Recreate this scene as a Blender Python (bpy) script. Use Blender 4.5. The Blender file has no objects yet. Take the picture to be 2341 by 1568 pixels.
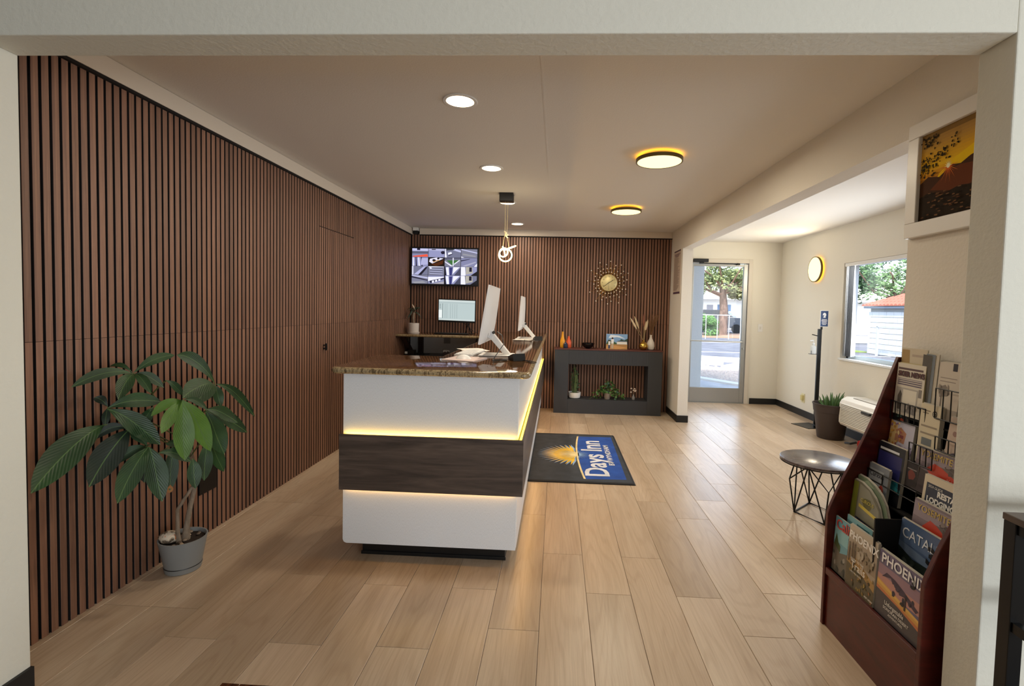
import bpy, bmesh, math, random
from mathutils import Vector, Matrix, noise
random.seed(7)
PI = math.pi
C = bpy.context.scene.collection
SC = bpy.context.scene

# ------------------------------------------------------------------ camera
def make_camera():
    f, cx, cy, yaw, pitch, roll, he = 1111.5, 1221.0, 752.8, -.0463, .0425, -.0235, 1.3711
    W, H = 2341, 1568
    fw = Vector((math.sin(yaw)*math.cos(pitch), math.cos(yaw)*math.cos(pitch), -math.sin(pitch)))
    r = Vector((math.cos(yaw), -math.sin(yaw), 0)); d = fw.cross(r)
    r2 = r*math.cos(roll) + d*math.sin(roll); d2 = -r*math.sin(roll) + d*math.cos(roll)
    cam = bpy.data.cameras.new('camera'); o = bpy.data.objects.new('camera', cam); C.objects.link(o)
    m = Matrix((r2, -d2, -fw)).transposed().to_4x4(); m.translation = (0, 0, he)
    o.matrix_world = m
    cam.sensor_width = 36; cam.lens = f/W*36
    cam.shift_x = (W/2-cx)/W; cam.shift_y = (cy-H/2)/W
    cam.clip_start = .05; cam.clip_end = 300
    SC.camera = o
make_camera()

# ------------------------------------------------------------------ world, sun, area lights, exposure
SC.view_settings.view_transform = 'Standard'; SC.view_settings.look = 'None'
SC.view_settings.gamma = 1; SC.view_settings.use_curve_mapping = False
SC.view_settings.exposure = 0.28
SC.cycles.use_denoising = True
w = bpy.data.worlds.new('world'); SC.world = w; w.use_nodes = True
nt = w.node_tree; bg = nt.nodes['Background']
sky = nt.nodes.new('ShaderNodeTexSky'); sky.sky_type = 'NISHITA'; sky.sun_disc = False
sky.sun_elevation = math.radians(50); sky.sun_rotation = math.radians(200); sky.air_density = 1.0; sky.dust_density = 2.0
nt.links.new(sky.outputs[0], bg.inputs[0]); bg.inputs[1].default_value = .55

def light(name, kind, loc, power, color=(1, 1, 1), direction=None, **k):
    l = bpy.data.lights.new(name, kind); l.energy = power; l.color = color
    for a, b in k.items(): setattr(l, a, b)
    o = bpy.data.objects.new(name, l); C.objects.link(o); o.location = loc
    if direction: o.rotation_euler = Vector(direction).to_track_quat('-Z', 'Y').to_euler()
    return o
light('sun', 'SUN', (0, 0, 20), 3.4, (1, .95, .88), (.45, .6, -.85), angle=.01)
# area lights added as if for windows; the unseen front room has none
light('front_room_side_fill', 'AREA', (2.75, -1.1, 1.45), 22, (.97, .98, 1), (-1, .22, 0), shape='RECTANGLE', size=2.4, size_y=1.5)
light('front_room_rear_fill', 'AREA', (2.0, -2.6, 1.05), 76, (.9, .96, 1), (-.30, 1, 0), shape='RECTANGLE', size=1.9, size_y=1.2)
# added fill lamps just inside the glass door and side window, imitating skylight
light('door_fill_light', 'AREA', (2.42, 7.47, 1.15), 5, (.9, .96, 1), (0, -1, 0), shape='RECTANGLE', size=.75, size_y=1.85)
light('window_fill_light', 'AREA', (3.33, 4.95, 1.43), 26, (.93, .97, 1), (-1, .1, -.06), shape='RECTANGLE', size=1.85, size_y=1.08)
for nm, loc, d, a, b in (('door_portal', (2.42, 7.64, 1.15), (0, -1, 0), .8, 1.95), ('window_portal', (3.50, 4.9, 1.43), (-1, 0, 0), 2.0, 1.12)):
    po = light(nm, 'AREA', loc, 1, direction=d, shape='RECTANGLE', size=a, size_y=b); po.data.cycles.is_portal = True

# ------------------------------------------------------------------ materials
MATS = {}
def srgb(c):
    if isinstance(c, str): c = tuple(int(c[i:i+2], 16)/255 for i in (0, 2, 4))
    return tuple(((v/12.92) if v <= .04045 else ((v+.055)/1.055)**2.4) for v in c) + (1,)
def base(name, col, rough=.5, metal=0, **k):
    m = bpy.data.materials.new(name); m.use_nodes = True
    b = m.node_tree.nodes['Principled BSDF']
    b.inputs['Base Color'].default_value = srgb(col); b.inputs['Roughness'].default_value = rough
    b.inputs['Metallic'].default_value = metal
    for a, v in k.items(): b.inputs[a.replace('_', ' ')].default_value = v
    return m
def flat(col, rough=.5, metal=0, **k):
    key = ('f', str(col), rough, metal, str(sorted(k.items())))
    if key not in MATS: MATS[key] = base('plain_' + str(col).replace('(', '').replace(')', ''), col, rough, metal, **k)
    return MATS[key]
def glow(col, s):
    key = ('g', col, s)
    if key not in MATS:
        m = base('glow_' + col, col, .5)
        b = m.node_tree.nodes['Principled BSDF']
        b.inputs['Emission Color'].default_value = srgb(col); b.inputs['Emission Strength'].default_value = s
        if s > .7: b.inputs['Base Color'].default_value = (0.02, .02, .02, 1)
        MATS[key] = m
    return MATS[key]
def screen(col, s=1.0):
    key = ('s', col, s)
    if key not in MATS:
        m = base('screen_' + col, '050505', .3)
        b = m.node_tree.nodes['Principled BSDF']
        b.inputs['Emission Color'].default_value = srgb(col); b.inputs['Emission Strength'].default_value = s
        MATS[key] = m
    return MATS[key]
def N(m, t, **k):
    n = m.node_tree.nodes.new(t)
    for a, b in k.items(): setattr(n, a, b)
    return n
def L(m, a, b): m.node_tree.links.new(a, b)
def ramp(m, fac, stops):
    r = N(m, 'ShaderNodeValToRGB'); e = r.color_ramp.elements
    while len(e) < len(stops): e.new(.5)
    for i, (p, c) in enumerate(stops): e[i].position = p; e[i].color = srgb(c)
    L(m, fac, r.inputs[0]); return r
def coords(m, scale=(1, 1, 1), rand=False, kind='Object'):
    tc = N(m, 'ShaderNodeTexCoord'); mp = N(m, 'ShaderNodeMapping'); mp.inputs['Scale'].default_value = scale
    L(m, tc.outputs[kind], mp.inputs['Vector'])
    if rand:
        oi = N(m, 'ShaderNodeObjectInfo'); mul = N(m, 'ShaderNodeMath', operation='MULTIPLY'); mul.inputs[1].default_value = 53
        L(m, oi.outputs['Random'], mul.inputs[0]); L(m, mul.outputs[0], mp.inputs['Location'])
    return mp.outputs[0]
def noise_tex(m, vec, scale, detail=4, rough=.5, dist=0):
    n = N(m, 'ShaderNodeTexNoise'); n.inputs['Scale'].default_value = scale; n.inputs['Detail'].default_value = detail
    n.inputs['Roughness'].default_value = rough; n.inputs['Distortion'].default_value = dist
    L(m, vec, n.inputs['Vector']); return n.outputs['Fac']
def bump(m, fac, strength, dist=.01):
    b = N(m, 'ShaderNodeBump'); b.inputs['Strength'].default_value = strength; b.inputs['Distance'].default_value = dist
    L(m, fac, b.inputs['Height']); L(m, b.outputs[0], m.node_tree.nodes['Principled BSDF'].inputs['Normal'])
def plaster(name, col, strength=.35, scale=70):
    m = base(name, col, .75)
    v = coords(m); bump(m, noise_tex(m, v, scale, 3, .55), strength, .004)
    return m
def bsdf(m): return m.node_tree.nodes['Principled BSDF']

M_wall = plaster('painted_plaster', 'E4DED3')
M_wall2 = plaster('alcove_plaster', 'E6E1D4', .2)
M_ceil = plaster('ceiling_paint', 'E4DFD7', .2, 120)
M_trim = base('trim_board', 'D9CDBD', .6)
M_base = base('black_baseboard', '141414', .5)
M_black = base('black_plastic', '0C0C0D', .4)
M_blackm = base('black_metal', '0A0A0B', .35, .3)
M_white = base('white_plastic', 'E9E7E3', .35)
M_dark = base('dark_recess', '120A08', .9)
M_chrome = base('brushed_metal', 'B8B8B6', .3, 1)
M_alu = base('aluminium', 'A9A9A6', .38, .55)
M_gold = base('gold_metal', 'C9A350', .22, 1)

def wood(name, stops, sc, rough, rand=True, bright=.25, bmp=.15):
    m = base(name, '808080', rough); v = coords(m, sc, rand)
    n1 = noise_tex(m, v, 1.0, 6, .6, 1.2)
    r = ramp(m, n1, stops)
    n2 = noise_tex(m, v, 6.0, 4, .6, .3)
    mx = N(m, 'ShaderNodeMix', data_type='RGBA', blend_type='MULTIPLY'); mx.inputs[0].default_value = .35
    r2 = ramp(m, n2, [(.3, '8C8480'), (.65, 'FFFFFF')])
    L(m, r.outputs[0], mx.inputs[6]); L(m, r2.outputs[0], mx.inputs[7])
    hs = N(m, 'ShaderNodeHueSaturation'); oi = N(m, 'ShaderNodeObjectInfo'); mr = N(m, 'ShaderNodeMapRange')
    mr.inputs[3].default_value = 1-bright; mr.inputs[4].default_value = 1+bright
    L(m, oi.outputs['Random'], mr.inputs[0]); L(m, mr.outputs[0], hs.inputs['Value']); L(m, mx.outputs[2], hs.inputs['Color'])
    L(m, hs.outputs[0], bsdf(m).inputs['Base Color']); bump(m, n2, bmp, .002)
    return m
M_slat = wood('walnut_slat', [(.3, '785544'), (.55, '8E6751'), (.75, 'A0765D')], (60, 60, 1.2), .5, True, .16)
def oak():
    m = base('oak_plank', 'C0A080', .29); v = coords(m, (9, 1.1, 1), True)
    n1 = noise_tex(m, v, .55, 3, .5, .6)
    # growth-ring contours: a slow noise field cut into thin lines
    nb = noise_tex(m, v, .42, 2.5, .45, .25)
    k1 = N(m, 'ShaderNodeMath', operation='MULTIPLY'); k1.inputs[1].default_value = 130; L(m, nb, k1.inputs[0])
    k2 = N(m, 'ShaderNodeMath', operation='SINE'); L(m, k1.outputs[0], k2.inputs[0])
    wv = N(m, 'ShaderNodeMapRange'); wv.inputs[1].default_value = -1; L(m, k2.outputs[0], wv.inputs[0])
    r = ramp(m, n1, [(.28, 'BAA388'), (.5, 'C8B197'), (.72, 'D3BFA6')])
    r2 = ramp(m, wv.outputs[0], [(.0, 'CDBBA8'), (.42, 'FFFFFF')])
    mx = N(m, 'ShaderNodeMix', data_type='RGBA', blend_type='MULTIPLY'); mx.inputs[0].default_value = .2
    L(m, r.outputs[0], mx.inputs[6]); L(m, r2.outputs[0], mx.inputs[7])
    v2 = coords(m, (160, 5, 1), True); n3 = noise_tex(m, v2, 1, 3, .6)
    r3 = ramp(m, n3, [(.3, 'C9BFB4'), (.6, 'FFFFFF')])
    mx2 = N(m, 'ShaderNodeMix', data_type='RGBA', blend_type='MULTIPLY'); mx2.inputs[0].default_value = .28
    L(m, mx.outputs[2], mx2.inputs[6]); L(m, r3.outputs[0], mx2.inputs[7])
    hs = N(m, 'ShaderNodeHueSaturation'); oi = N(m, 'ShaderNodeObjectInfo'); mr = N(m, 'ShaderNodeMapRange')
    mr.inputs[3].default_value = .86; mr.inputs[4].default_value = 1.06
    L(m, oi.outputs['Random'], mr.inputs[0]); L(m, mr.outputs[0], hs.inputs['Value']); L(m, mx2.outputs[2], hs.inputs['Color'])
    L(m, hs.outputs[0], bsdf(m).inputs['Base Color']); bump(m, n3, .08, .001)
    return m
M_oak = oak()
M_band = wood('dark_wood_laminate', [(.3, '3A302B'), (.5, '53463E'), (.72, '6B5B50')], (1.2, 1.2, 16), .45, False, 0, .1)
M_cherry = wood('cherry_wood', [(.3, '42120B'), (.6, '601C12'), (.8, '702619')], (3, 3, 14), .32, False, 0, .05)
M_mantel = base('charcoal_paint', '34363A', .55)
M_redwood = base('reddish_board', '5A3028', .5)
def granite():
    m = base('brown_granite', '6A4A2C', .07); v = coords(m, (1, 1, 1))
    n0 = noise_tex(m, v, 2.2, 3, .5, .5)
    n1 = noise_tex(m, coords(m, (20, 7, 3)), 1.6, 6, .62, 1.5)
    n2 = noise_tex(m, v, 90, 4, .6)
    r = ramp(m, n1, [(.25, '1E140B'), (.42, '4A3118'), (.55, '6E4C29'), (.66, '2E2116'), (.8, 'B39A72')])
    r2 = ramp(m, n2, [(.3, '6B6258'), (.6, 'FFFFFF')])
    mx = N(m, 'ShaderNodeMix', data_type='RGBA', blend_type='MULTIPLY'); mx.inputs[0].default_value = .7
    L(m, r.outputs[0], mx.inputs[6]); L(m, r2.outputs[0], mx.inputs[7]); L(m, mx.outputs[2], bsdf(m).inputs['Base Color'])
    return m
M_granite = granite()
def gran_edge():
    m = base('granite_edge', '8A7858', .15)
    n1 = noise_tex(m, coords(m, (38, 38, 5)), 1.3, 6, .7, 1.0)
    r = ramp(m, n1, [(.32, '2E2418'), (.45, '76644A'), (.53, 'B09C78'), (.61, '55452F'), (.7, 'DCCBA4')])
    L(m, r.outputs[0], bsdf(m).inputs['Base Color']); return m
M_gredge = gran_edge()
def laminate():
    m = base('white_laminate', 'E4E6E8', .38); n = noise_tex(m, coords(m, (1, 1, .12)), 900, 2, .5)
    r = ramp(m, n, [(.3, 'D6D8DB'), (.6, 'E7E9EC')]); L(m, r.outputs[0], bsdf(m).inputs['Base Color']); return m
M_lam = laminate()
def leafmat(name, c1, c2, rough=.45):
    m = base(name, c1, rough); tc = N(m, 'ShaderNodeTexCoord')
    sp = N(m, 'ShaderNodeSeparateXYZ'); L(m, tc.outputs['UV'], sp.inputs[0])
    ab = N(m, 'ShaderNodeMath', operation='ABSOLUTE'); L(m, sp.outputs['X'], ab.inputs[0])
    su = N(m, 'ShaderNodeMath', operation='MULTIPLY'); su.inputs[1].default_value = -.35; L(m, ab.outputs[0], su.inputs[0])
    ad = N(m, 'ShaderNodeMath', operation='ADD'); L(m, sp.outputs['Y'], ad.inputs[0]); L(m, su.outputs[0], ad.inputs[1])
    mu = N(m, 'ShaderNodeMath', operation='MULTIPLY'); mu.inputs[1].default_value = 95; L(m, ad.outputs[0], mu.inputs[0])
    sn = N(m, 'ShaderNodeMath', operation='SINE'); L(m, mu.outputs[0], sn.inputs[0])
    mid = N(m, 'ShaderNodeMath', operation='LESS_THAN'); mid.inputs[1].default_value = .035; L(m, ab.outputs[0], mid.inputs[0])
    n = noise_tex(m, coords(m), 9, 3)
    r = ramp(m, n, [(.3, c1), (.7, c2)])
    mx = N(m, 'ShaderNodeMix', data_type='RGBA'); L(m, mid.outputs[0], mx.inputs[0]); L(m, r.outputs[0], mx.inputs[6]); mx.inputs[7].default_value = srgb('4E6A3A')
    L(m, mx.outputs[2], bsdf(m).inputs['Base Color']); bump(m, sn.outputs[0], .2, .002)
    return m
M_leaf = leafmat('dark_green_leaf', '1A321A', '294A24')
M_leaf2 = leafmat('fresh_green_leaf', '3E5E1C', '527828')
M_leaf3 = leafmat('deepest_green_leaf', '121F15', '1C2E22')  # darkest of the leaf greens, also used for the desk palm
M_bark = wood('pale_bark', [(.3, '7A6A58'), (.6, '9C8B78')], (20, 20, 8), .8, False, 0, .4)
M_soil = base('soil', '2C2019', .95)

# ------------------------------------------------------------------ mesh builder
class MB:
    def __init__(s): s.v = []; s.f = []; s.m = []; s.uv = None; s.sm = []
    def add(s, vs, fs, mi=0, smooth=False):
        o = len(s.v); s.v += [tuple(v) for v in vs]
        for f in fs: s.f.append([i+o for i in f]); s.m.append(mi); s.sm.append(smooth)
        return s
    def box(s, x0, x1, y0, y1, z0, z1, mi=0, M=None):
        vs = [(x, y, z) for z in (z0, z1) for y in (y0, y1) for x in (x0, x1)]
        if M is not None: vs = [M @ Vector(v) for v in vs]
        return s.add(vs, [(0, 2, 3, 1), (4, 5, 7, 6), (0, 1, 5, 4), (2, 6, 7, 3), (0, 4, 6, 2), (1, 3, 7, 5)], mi)
    def prism(s, pts, axis, a, b, mi=0, smooth=False):
        # pts: 2-D outline; axis: extrusion axis
        def P(p, t): return {'x': (t, p[0], p[1]), 'y': (p[0], t, p[1]), 'z': (p[0], p[1], t)}[axis]
        n = len(pts)
        vs = [P(p, a) for p in pts] + [P(p, b) for p in pts]
        s.add(vs, [tuple(range(n))[::-1], tuple(range(n, 2*n))], mi)
        o = len(s.v)-2*n
        for i in range(n):
            j = (i+1) % n; s.f.append([o+i, o+j, o+n+j, o+n+i]); s.m.append(mi); s.sm.append(smooth)
        return s
    def tube(s, pts, r, n=8, mi=0, closed=False, cap=True):
        pts = [Vector(p) for p in pts]; K = len(pts)
        rs = r if isinstance(r, (list, tuple)) else [r]*K
        rings = []; prev = None
        for i, p in enumerate(pts):
            if closed: t = (pts[(i+1) % K]-pts[i-1])
            else: t = (pts[min(i+1, K-1)]-pts[max(i-1, 0)])
            t.normalize()
            if prev is None:
                a = Vector((0, 0, 1)) if abs(t.z) < .9 else Vector((1, 0, 0)); u = t.cross(a).normalized()
            else: u = (prev - t*prev.dot(t)).normalized()
            prev = u; w_ = t.cross(u)
            rings.append([p + (u*math.cos(2*PI*k/n)+w_*math.sin(2*PI*k/n))*rs[i] for k in range(n)])
        vs = [v for r_ in rings for v in r_]; fs = []
        for i in range(K if closed else K-1):
            j = (i+1) % K
            for k in range(n): k2 = (k+1) % n; fs.append((i*n+k, i*n+k2, j*n+k2, j*n+k))
        if cap and not closed: fs += [tuple(range(n))[::-1], tuple(range((K-1)*n, K*n))]
        return s.add(vs, fs, mi, True)
    def lathe(s, prof, n=24, loc=(0, 0, 0), mi=0, M=None, cap=True):
        vs = []; fs = []
        for r, z in prof:
            for k in range(n):
                v = Vector((r*math.cos(2*PI*k/n), r*math.sin(2*PI*k/n), z))
                if M is not None: v = M @ v
                vs.append(v + Vector(loc))
        for i in range(len(prof)-1):
            for k in range(n): k2 = (k+1) % n; fs.append((i*n+k, i*n+k2, (i+1)*n+k2, (i+1)*n+k))
        if cap: fs += [tuple(range(n))[::-1], tuple(range((len(prof)-1)*n, len(prof)*n))]
        return s.add(vs, fs, mi, True)
    def build(s, name, mats, parent=None, loc=None, bevel=0, auto=True):
        me = bpy.data.meshes.new(name)
        off = Vector(loc) if loc else Vector((0, 0, 0))
        me.from_pydata([tuple(Vector(v)-off) for v in s.v], [], s.f)
        if not isinstance(mats, (list, tuple)): mats = [mats]
        for m in mats: me.materials.append(m)
        me.polygons.foreach_set('material_index', s.m)
        me.polygons.foreach_set('use_smooth', s.sm)
        if s.uv:
            ul = me.uv_layers.new(name='UVMap')
            for lp in me.loops: ul.data[lp.index].uv = s.uv[lp.vertex_index]
        me.update()
        if any(s.sm) and auto:
            me.set_sharp_from_angle(angle=math.radians(40))
        o = bpy.data.objects.new(name, me); C.objects.link(o)
        if parent is not None:
            o.parent = parent; o.location = off - parent_origin(parent)
        else: o.location = off
        if bevel:
            b = o.modifiers.new('bevel', 'BEVEL'); b.width = bevel; b.segments = 2; b.limit_method = 'ANGLE'
        return o
def parent_origin(p):
    v = Vector(p.location); q = p.parent
    while q: v += Vector(q.location); q = q.parent
    return v
def box(name, m, x0, x1, y0, y1, z0, z1, parent=None, bevel=0):
    c = ((x0+x1)/2, (y0+y1)/2, min(z0, z1))
    return MB().box(x0, x1, y0, y1, z0, z1).build(name, m, parent, c, bevel)
def tag(o, label, cat, group=None, kind=None):
    o['label'] = label; o['category'] = cat
    if group: o['group'] = group
    if kind: o['kind'] = kind
    return o
def thing(name, label, cat, loc, group=None):
    o = bpy.data.objects.new(name, None); C.objects.link(o); o.location = loc; o.empty_display_size = .05
    return tag(o, label, cat, group)
def struct(o, label=None):
    o['kind'] = 'structure'
    if label: o['label'] = label
    return o
def sempty(name, loc, label):
    o = bpy.data.objects.new(name, None); C.objects.link(o); o.location = loc; return struct(o, label)
def copy_tree(o, parent=None):
    c = o.copy(); C.objects.link(c)
    if parent is not None: c.parent = parent
    for ch in list(o.children): copy_tree(ch, c)
    return c

# flat printed designs: list of (material, [(u,v)...]) laid on a rectangle, each layer a hair above the one before
def printed(name, parent, org, u, v, w, h, shapes, eps=.0004, lift=.0004):
    u = Vector(u).normalized(); v = Vector(v).normalized(); n = u.cross(v)
    org = Vector(org); mb = MB(); mats = []
    for i, (m, pts) in enumerate(shapes):
        if m not in mats: mats.append(m)
        mb.add([org + u*(a*w) + v*(b*h) + n*(lift+i*eps) for a, b in pts], [tuple(range(len(pts)))], mats.index(m))
    return mb.build(name, mats, parent, org)
def lettering(text, parent, org, u, v, size, m, align='LEFT', offset=0, lift=.002, name='lettering', xs=1.0, extrude=.0004, split=False):
    cu = bpy.data.curves.new(name, 'FONT'); cu.body = text; cu.size = size; cu.align_x = align; cu.offset = offset; cu.extrude = extrude
    cu.resolution_u = 3
    cu.materials.append(m)
    o = bpy.data.objects.new(name, cu); C.objects.link(o)
    u = Vector(u).normalized(); v = Vector(v).normalized(); n = u.cross(v)
    mt = Matrix((u*xs, v, n)).transposed().to_4x4(); mt.translation = Vector(org)+n*lift - (parent_origin(parent) if parent else Vector())
    me = bpy.data.meshes.new_from_object(o); bpy.data.objects.remove(o); bpy.data.curves.remove(cu)
    if split:
        bm = bmesh.new(); bm.from_mesh(me); left = set(bm.verts); out = []
        while left:
            st = [left.pop()]; isl = set(st)
            while st:
                for e in st.pop().link_edges:
                    for q in e.verts:
                        if q in left: left.discard(q); isl.add(q); st.append(q)
            idx = {q: i for i, q in enumerate(isl)}; fs = [[idx[q] for q in f.verts] for f in bm.faces if f.verts[0] in isl]
            m2 = bpy.data.meshes.new('letter'); m2.from_pydata([tuple(q.co) for q in idx], [], fs); m2.materials.append(m)
            o = bpy.data.objects.new('letter', m2); C.objects.link(o); o.parent = parent; o.matrix_local = mt; out.append(o)
        bm.free(); return out
    o = bpy.data.objects.new(name, me); C.objects.link(o)
    o.parent = parent; o.matrix_local = mt
    return o
R4 = [(0, 0), (1, 0), (1, 1), (0, 1)]
def rect(a, b, c, d): return [(a, b), (c, b), (c, d), (a, d)]
def blob(cx, cy, rx, ry, n=14, jit=.25, rnd=random):
    return [(cx+rx*(1+rnd.uniform(-jit, jit))*math.cos(2*PI*k/n), cy+ry*(1+rnd.uniform(-jit, jit))*math.sin(2*PI*k/n)) for k in range(n)]

# ------------------------------------------------------------------ the setting
XL, YB, XR, YC, ZB = -2.032, 6.678, 1.5256, 6.087, 2.1526
XA, XW, YA, YJ = 1.65, 3.358, 7.505, 2.217
Hc = 2.44
PT = .0391; Y0 = 1.792; ZS = 1.1955
fl = struct(MB().box(-3.2, XW+.1, -3.2, YA+.05, -.12, -.006).build('floor', flat('5A4634', .8), None), 'light oak plank floor')
# planks: boundaries X = -.043 + .2175 k ; joints every 1.168 m
joint = {-9: .87, -8: .87, -7: 1.30, -6: 2.35, -5: .69, -4: 2.295, -3: 1.87, -2: 2.30, -1: 2.015, 0: 2.678, 1: 2.312, 2: 2.675, 3: 2.322, 4: 2.055, 5: 2.385, 6: 2.745, 7: 2.1, 8: 2.6, 9: 1.7, 10: 2.45, 11: 2.0, 12: 2.8, 13: 1.9, 14: 2.4, 15: 2.2}
joint[-7] = 1.858; joint[-8] = 2.04
pm = {}
for k in range(-10, 16):
    xa, xb = -.043+.2175*k, -.043+.2175*(k+1)
    xa = max(xa, XL-.01); xb = min(xb, XW)
    if xb-xa < .03: continue
    ylim = YA if xb > XA-.05 else YB
    y = joint.get(k, 2.0) - 1.168*5
    while y < ylim:
        ya, yb = max(y, -3.0), min(y+1.168, ylim); y += 1.168
        if yb <= .85 or yb-ya < .02: continue
        key = (round(xb-xa, 4), round(yb-ya, 3))
        if key not in pm:
            W_, L_ = xb-xa-.0016, yb-ya-.0016
            mb = MB(); t = .0012
            mb.add([(0, 0, -t), (W_, 0, -t), (W_, L_, -t), (0, L_, -t), (t, t, 0), (W_-t, t, 0), (W_-t, L_-t, 0), (t, L_-t, 0), (0, 0, -.006), (W_, 0, -.006), (W_, L_, -.006), (0, L_, -.006)],
                   [(4, 5, 6, 7), (0, 1, 5, 4), (1, 2, 6, 5), (2, 3, 7, 6), (3, 0, 4, 7), (8, 9, 1, 0), (9, 10, 2, 1), (10, 11, 3, 2), (11, 8, 0, 3)])
            o = mb.build('plank', M_oak, fl); pm[key] = o.data
        else:
            o = bpy.data.objects.new('plank', pm[key]); C.objects.link(o); o.parent = fl
        o.location = (xa+.0008, ya+.0008, 0)
struct(MB().box(-3.2, XW+.2, -3.2, YA+.2, Hc, Hc+.2).build('ceiling', M_ceil, None), 'warm white plaster ceiling')
cs = struct(box('trim_1', M_ceil, -.099, -.089, 1.56, YB, Hc-.001, Hc))
# left wall
wl = struct(MB().box(XL-.2, XL-.013, 1.45, YB+.2, 0, Hc).build('wall_left', base('black_felt', '0D0807', .95), None), 'left wall clad with vertical walnut slats over black felt')
def slat_mesh(wd, dp, ht, axis):
    c = .0012; pts = [(0, 0), (0, dp-c), (c, dp), (wd-c, dp), (wd, dp-c), (wd, 0)]
    mb = MB()
    if axis == 'x': q = [(p[1], p[0]) for p in pts][::-1]     # wall along Y, slat proud towards +X
    else: q = [(p[0], -p[1]) for p in pts][::-1]              # wall along X, slat proud towards -Y
    mb.prism(q, 'z', 0, ht, 1)
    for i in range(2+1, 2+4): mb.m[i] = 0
    return mb
SM = {}
def slat(wd, ht, axis, loc, parent):
    k = (round(wd, 4), round(ht, 3), axis)
    if k in SM:
        o = bpy.data.objects.new('slat', SM[k]); C.objects.link(o); o.parent = parent
    else:
        o = slat_mesh(wd, .012, ht, axis).build('slat', [M_slat, M_dark], parent); SM[k] = o.data
    o.location = Vector(loc) - parent_origin(parent); return o
d1 = struct(MB().box(XL-.013, XL-.0125, 4.06, 4.78, 0, 2.03).build('door_1', flat('0D0807', .95), None, (XL, 4.06, 0)), 'hidden door flush in the slatted wall')
ZT = 2.37
k0 = int((Y0-1.60)/PT)
i = -k0
while True:
    ya = Y0 + .0115 + i*PT
    if ya > YB-.04: break
    if 4.06 < ya+.01 < 4.78:
        slat(.0276, ZS-.0008, 'x', (XL-.012, ya, 0), d1); slat(.0276, 2.026-ZS-.0012, 'x', (XL-.012, ya, ZS+.0008), d1)
        slat(.0276, ZT-2.032, 'x', (XL-.012, ya, 2.032), wl)
    else:
        slat(.0276, ZS-.0008, 'x', (XL-.012, ya, 0), wl); slat(.0276, ZT-ZS-.0008, 'x', (XL-.012, ya, ZS+.0008), wl)
    i += 1
hd = MB().box(XL-.002, XL+.028, 4.14, 4.16, .975, .985).box(XL-.002, XL+.028, 4.14, 4.16, 1.005, 1.015).box(XL+.02, XL+.03, 4.138, 4.162, .965, 1.025).build('door_handle', M_black, d1, (XL, 4.15, .99))
# back wall
wb = struct(MB().box(XL-.2, XR+.02, YB+.013, YB+.2, 0, Hc).build('wall_back', flat('0D0807', .95), None), 'back wall clad with vertical walnut slats')
box('wall_panel', base('grey_drywall', 'E2E5E5', .8), XL, -.76, YB+.001, YB+.0135, .0, 1.0, wb)
x = XL+.006
while x < XR-.02:
    zb0 = 1.0 if x+.0276 < -.75 else 0
    if zb0 < ZS: slat(.0276, ZS-.0008-zb0, 'y', (x, YB+.013, zb0), wb)
    slat(.0276, ZT-ZS-.0008, 'y', (x, YB+.013, ZS+.0008), wb)
    x += PT
# partition wall with beam, column end and the picture wall
pw = MB().box(XR, XA, 1.5, YJ, 0, Hc).box(XR, XA, YJ, YC, ZB, Hc).box(XR, XA, YC, YA+.1, 0, Hc)
struct(pw.build('wall_partition', M_wall, None), 'white plastered partition wall with wide opening and beam')
# front wall with the opening the camera looks through
XJ1, XJ2, YF, TF, ZH = -1.795, 1.247, 1.556, .124, 2.162
fwm = plaster('front_room_plaster', 'DAD8CC', .5, 55)
wf = MB().box(-3.2, XJ1, YF-TF, YF, 0, Hc).box(XJ2, XW+.2, YF-TF, YF, 0, Hc).box(XJ1, XJ2, YF-TF, YF, ZH, Hc)
struct(wf.build('wall_front', fwm, None, bevel=.004), 'cream plastered wall framing the opening')
struct(MB().box(-3.3, -3.15, -3.2, YF, 0, Hc).box(3.1, 3.25, -3.2, YF-TF, 0, Hc).box(-3.2, 3.2, -3.35, -3.2, 0, Hc).build('wall_rear', flat('8C867A', .8), None), 'walls of the front room behind the camera')
# right side wall with window opening Y 3.9..5.905 z .872...1.988
WY0, WY1, WZ0, WZ1 = 3.9, 5.905, .872, 1.988
wr = MB().box(XW, XW+.15, 1.3, WY0, 0, Hc).box(XW, XW+.15, WY1, YA+.15, 0, Hc).box(XW, XW+.15, WY0, WY1, 0, WZ0).box(XW, XW+.15, WY0, WY1, WZ1, Hc)
struct(wr.build('wall_right', M_wall2, None), 'white right wall with the window')
DX0, DX1, DZ = 1.93, 2.925, 2.185
wa = MB().box(XA-.02, DX0, YA, YA+.15, 0, Hc).box(DX1, XW+.15, YA, YA+.15, 0, Hc).box(DX0, DX1, YA, YA+.15, DZ, Hc)
struct(wa.build('wall_alcove', M_wall2, None), 'white wall around the glass entrance door')
# cornice boards
t1 = struct(box('trim_2', M_trim, XL-.01, XL+.022, 1.53, YB-.01, 2.352, Hc-.002)); box('shadow_gap', M_dark, XL-.005, XL+.018, 1.53, YB-.01, 2.34, 2.352, t1)
t2 = struct(box('trim_3', M_trim, -1.915, XR-.002, YB-.022, YB+.01, 2.356, Hc-.002)); box('shadow_gap', M_dark, -1.915, XR, YB-.015, YB+.01, 2.344, 2.356, t2)
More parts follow.
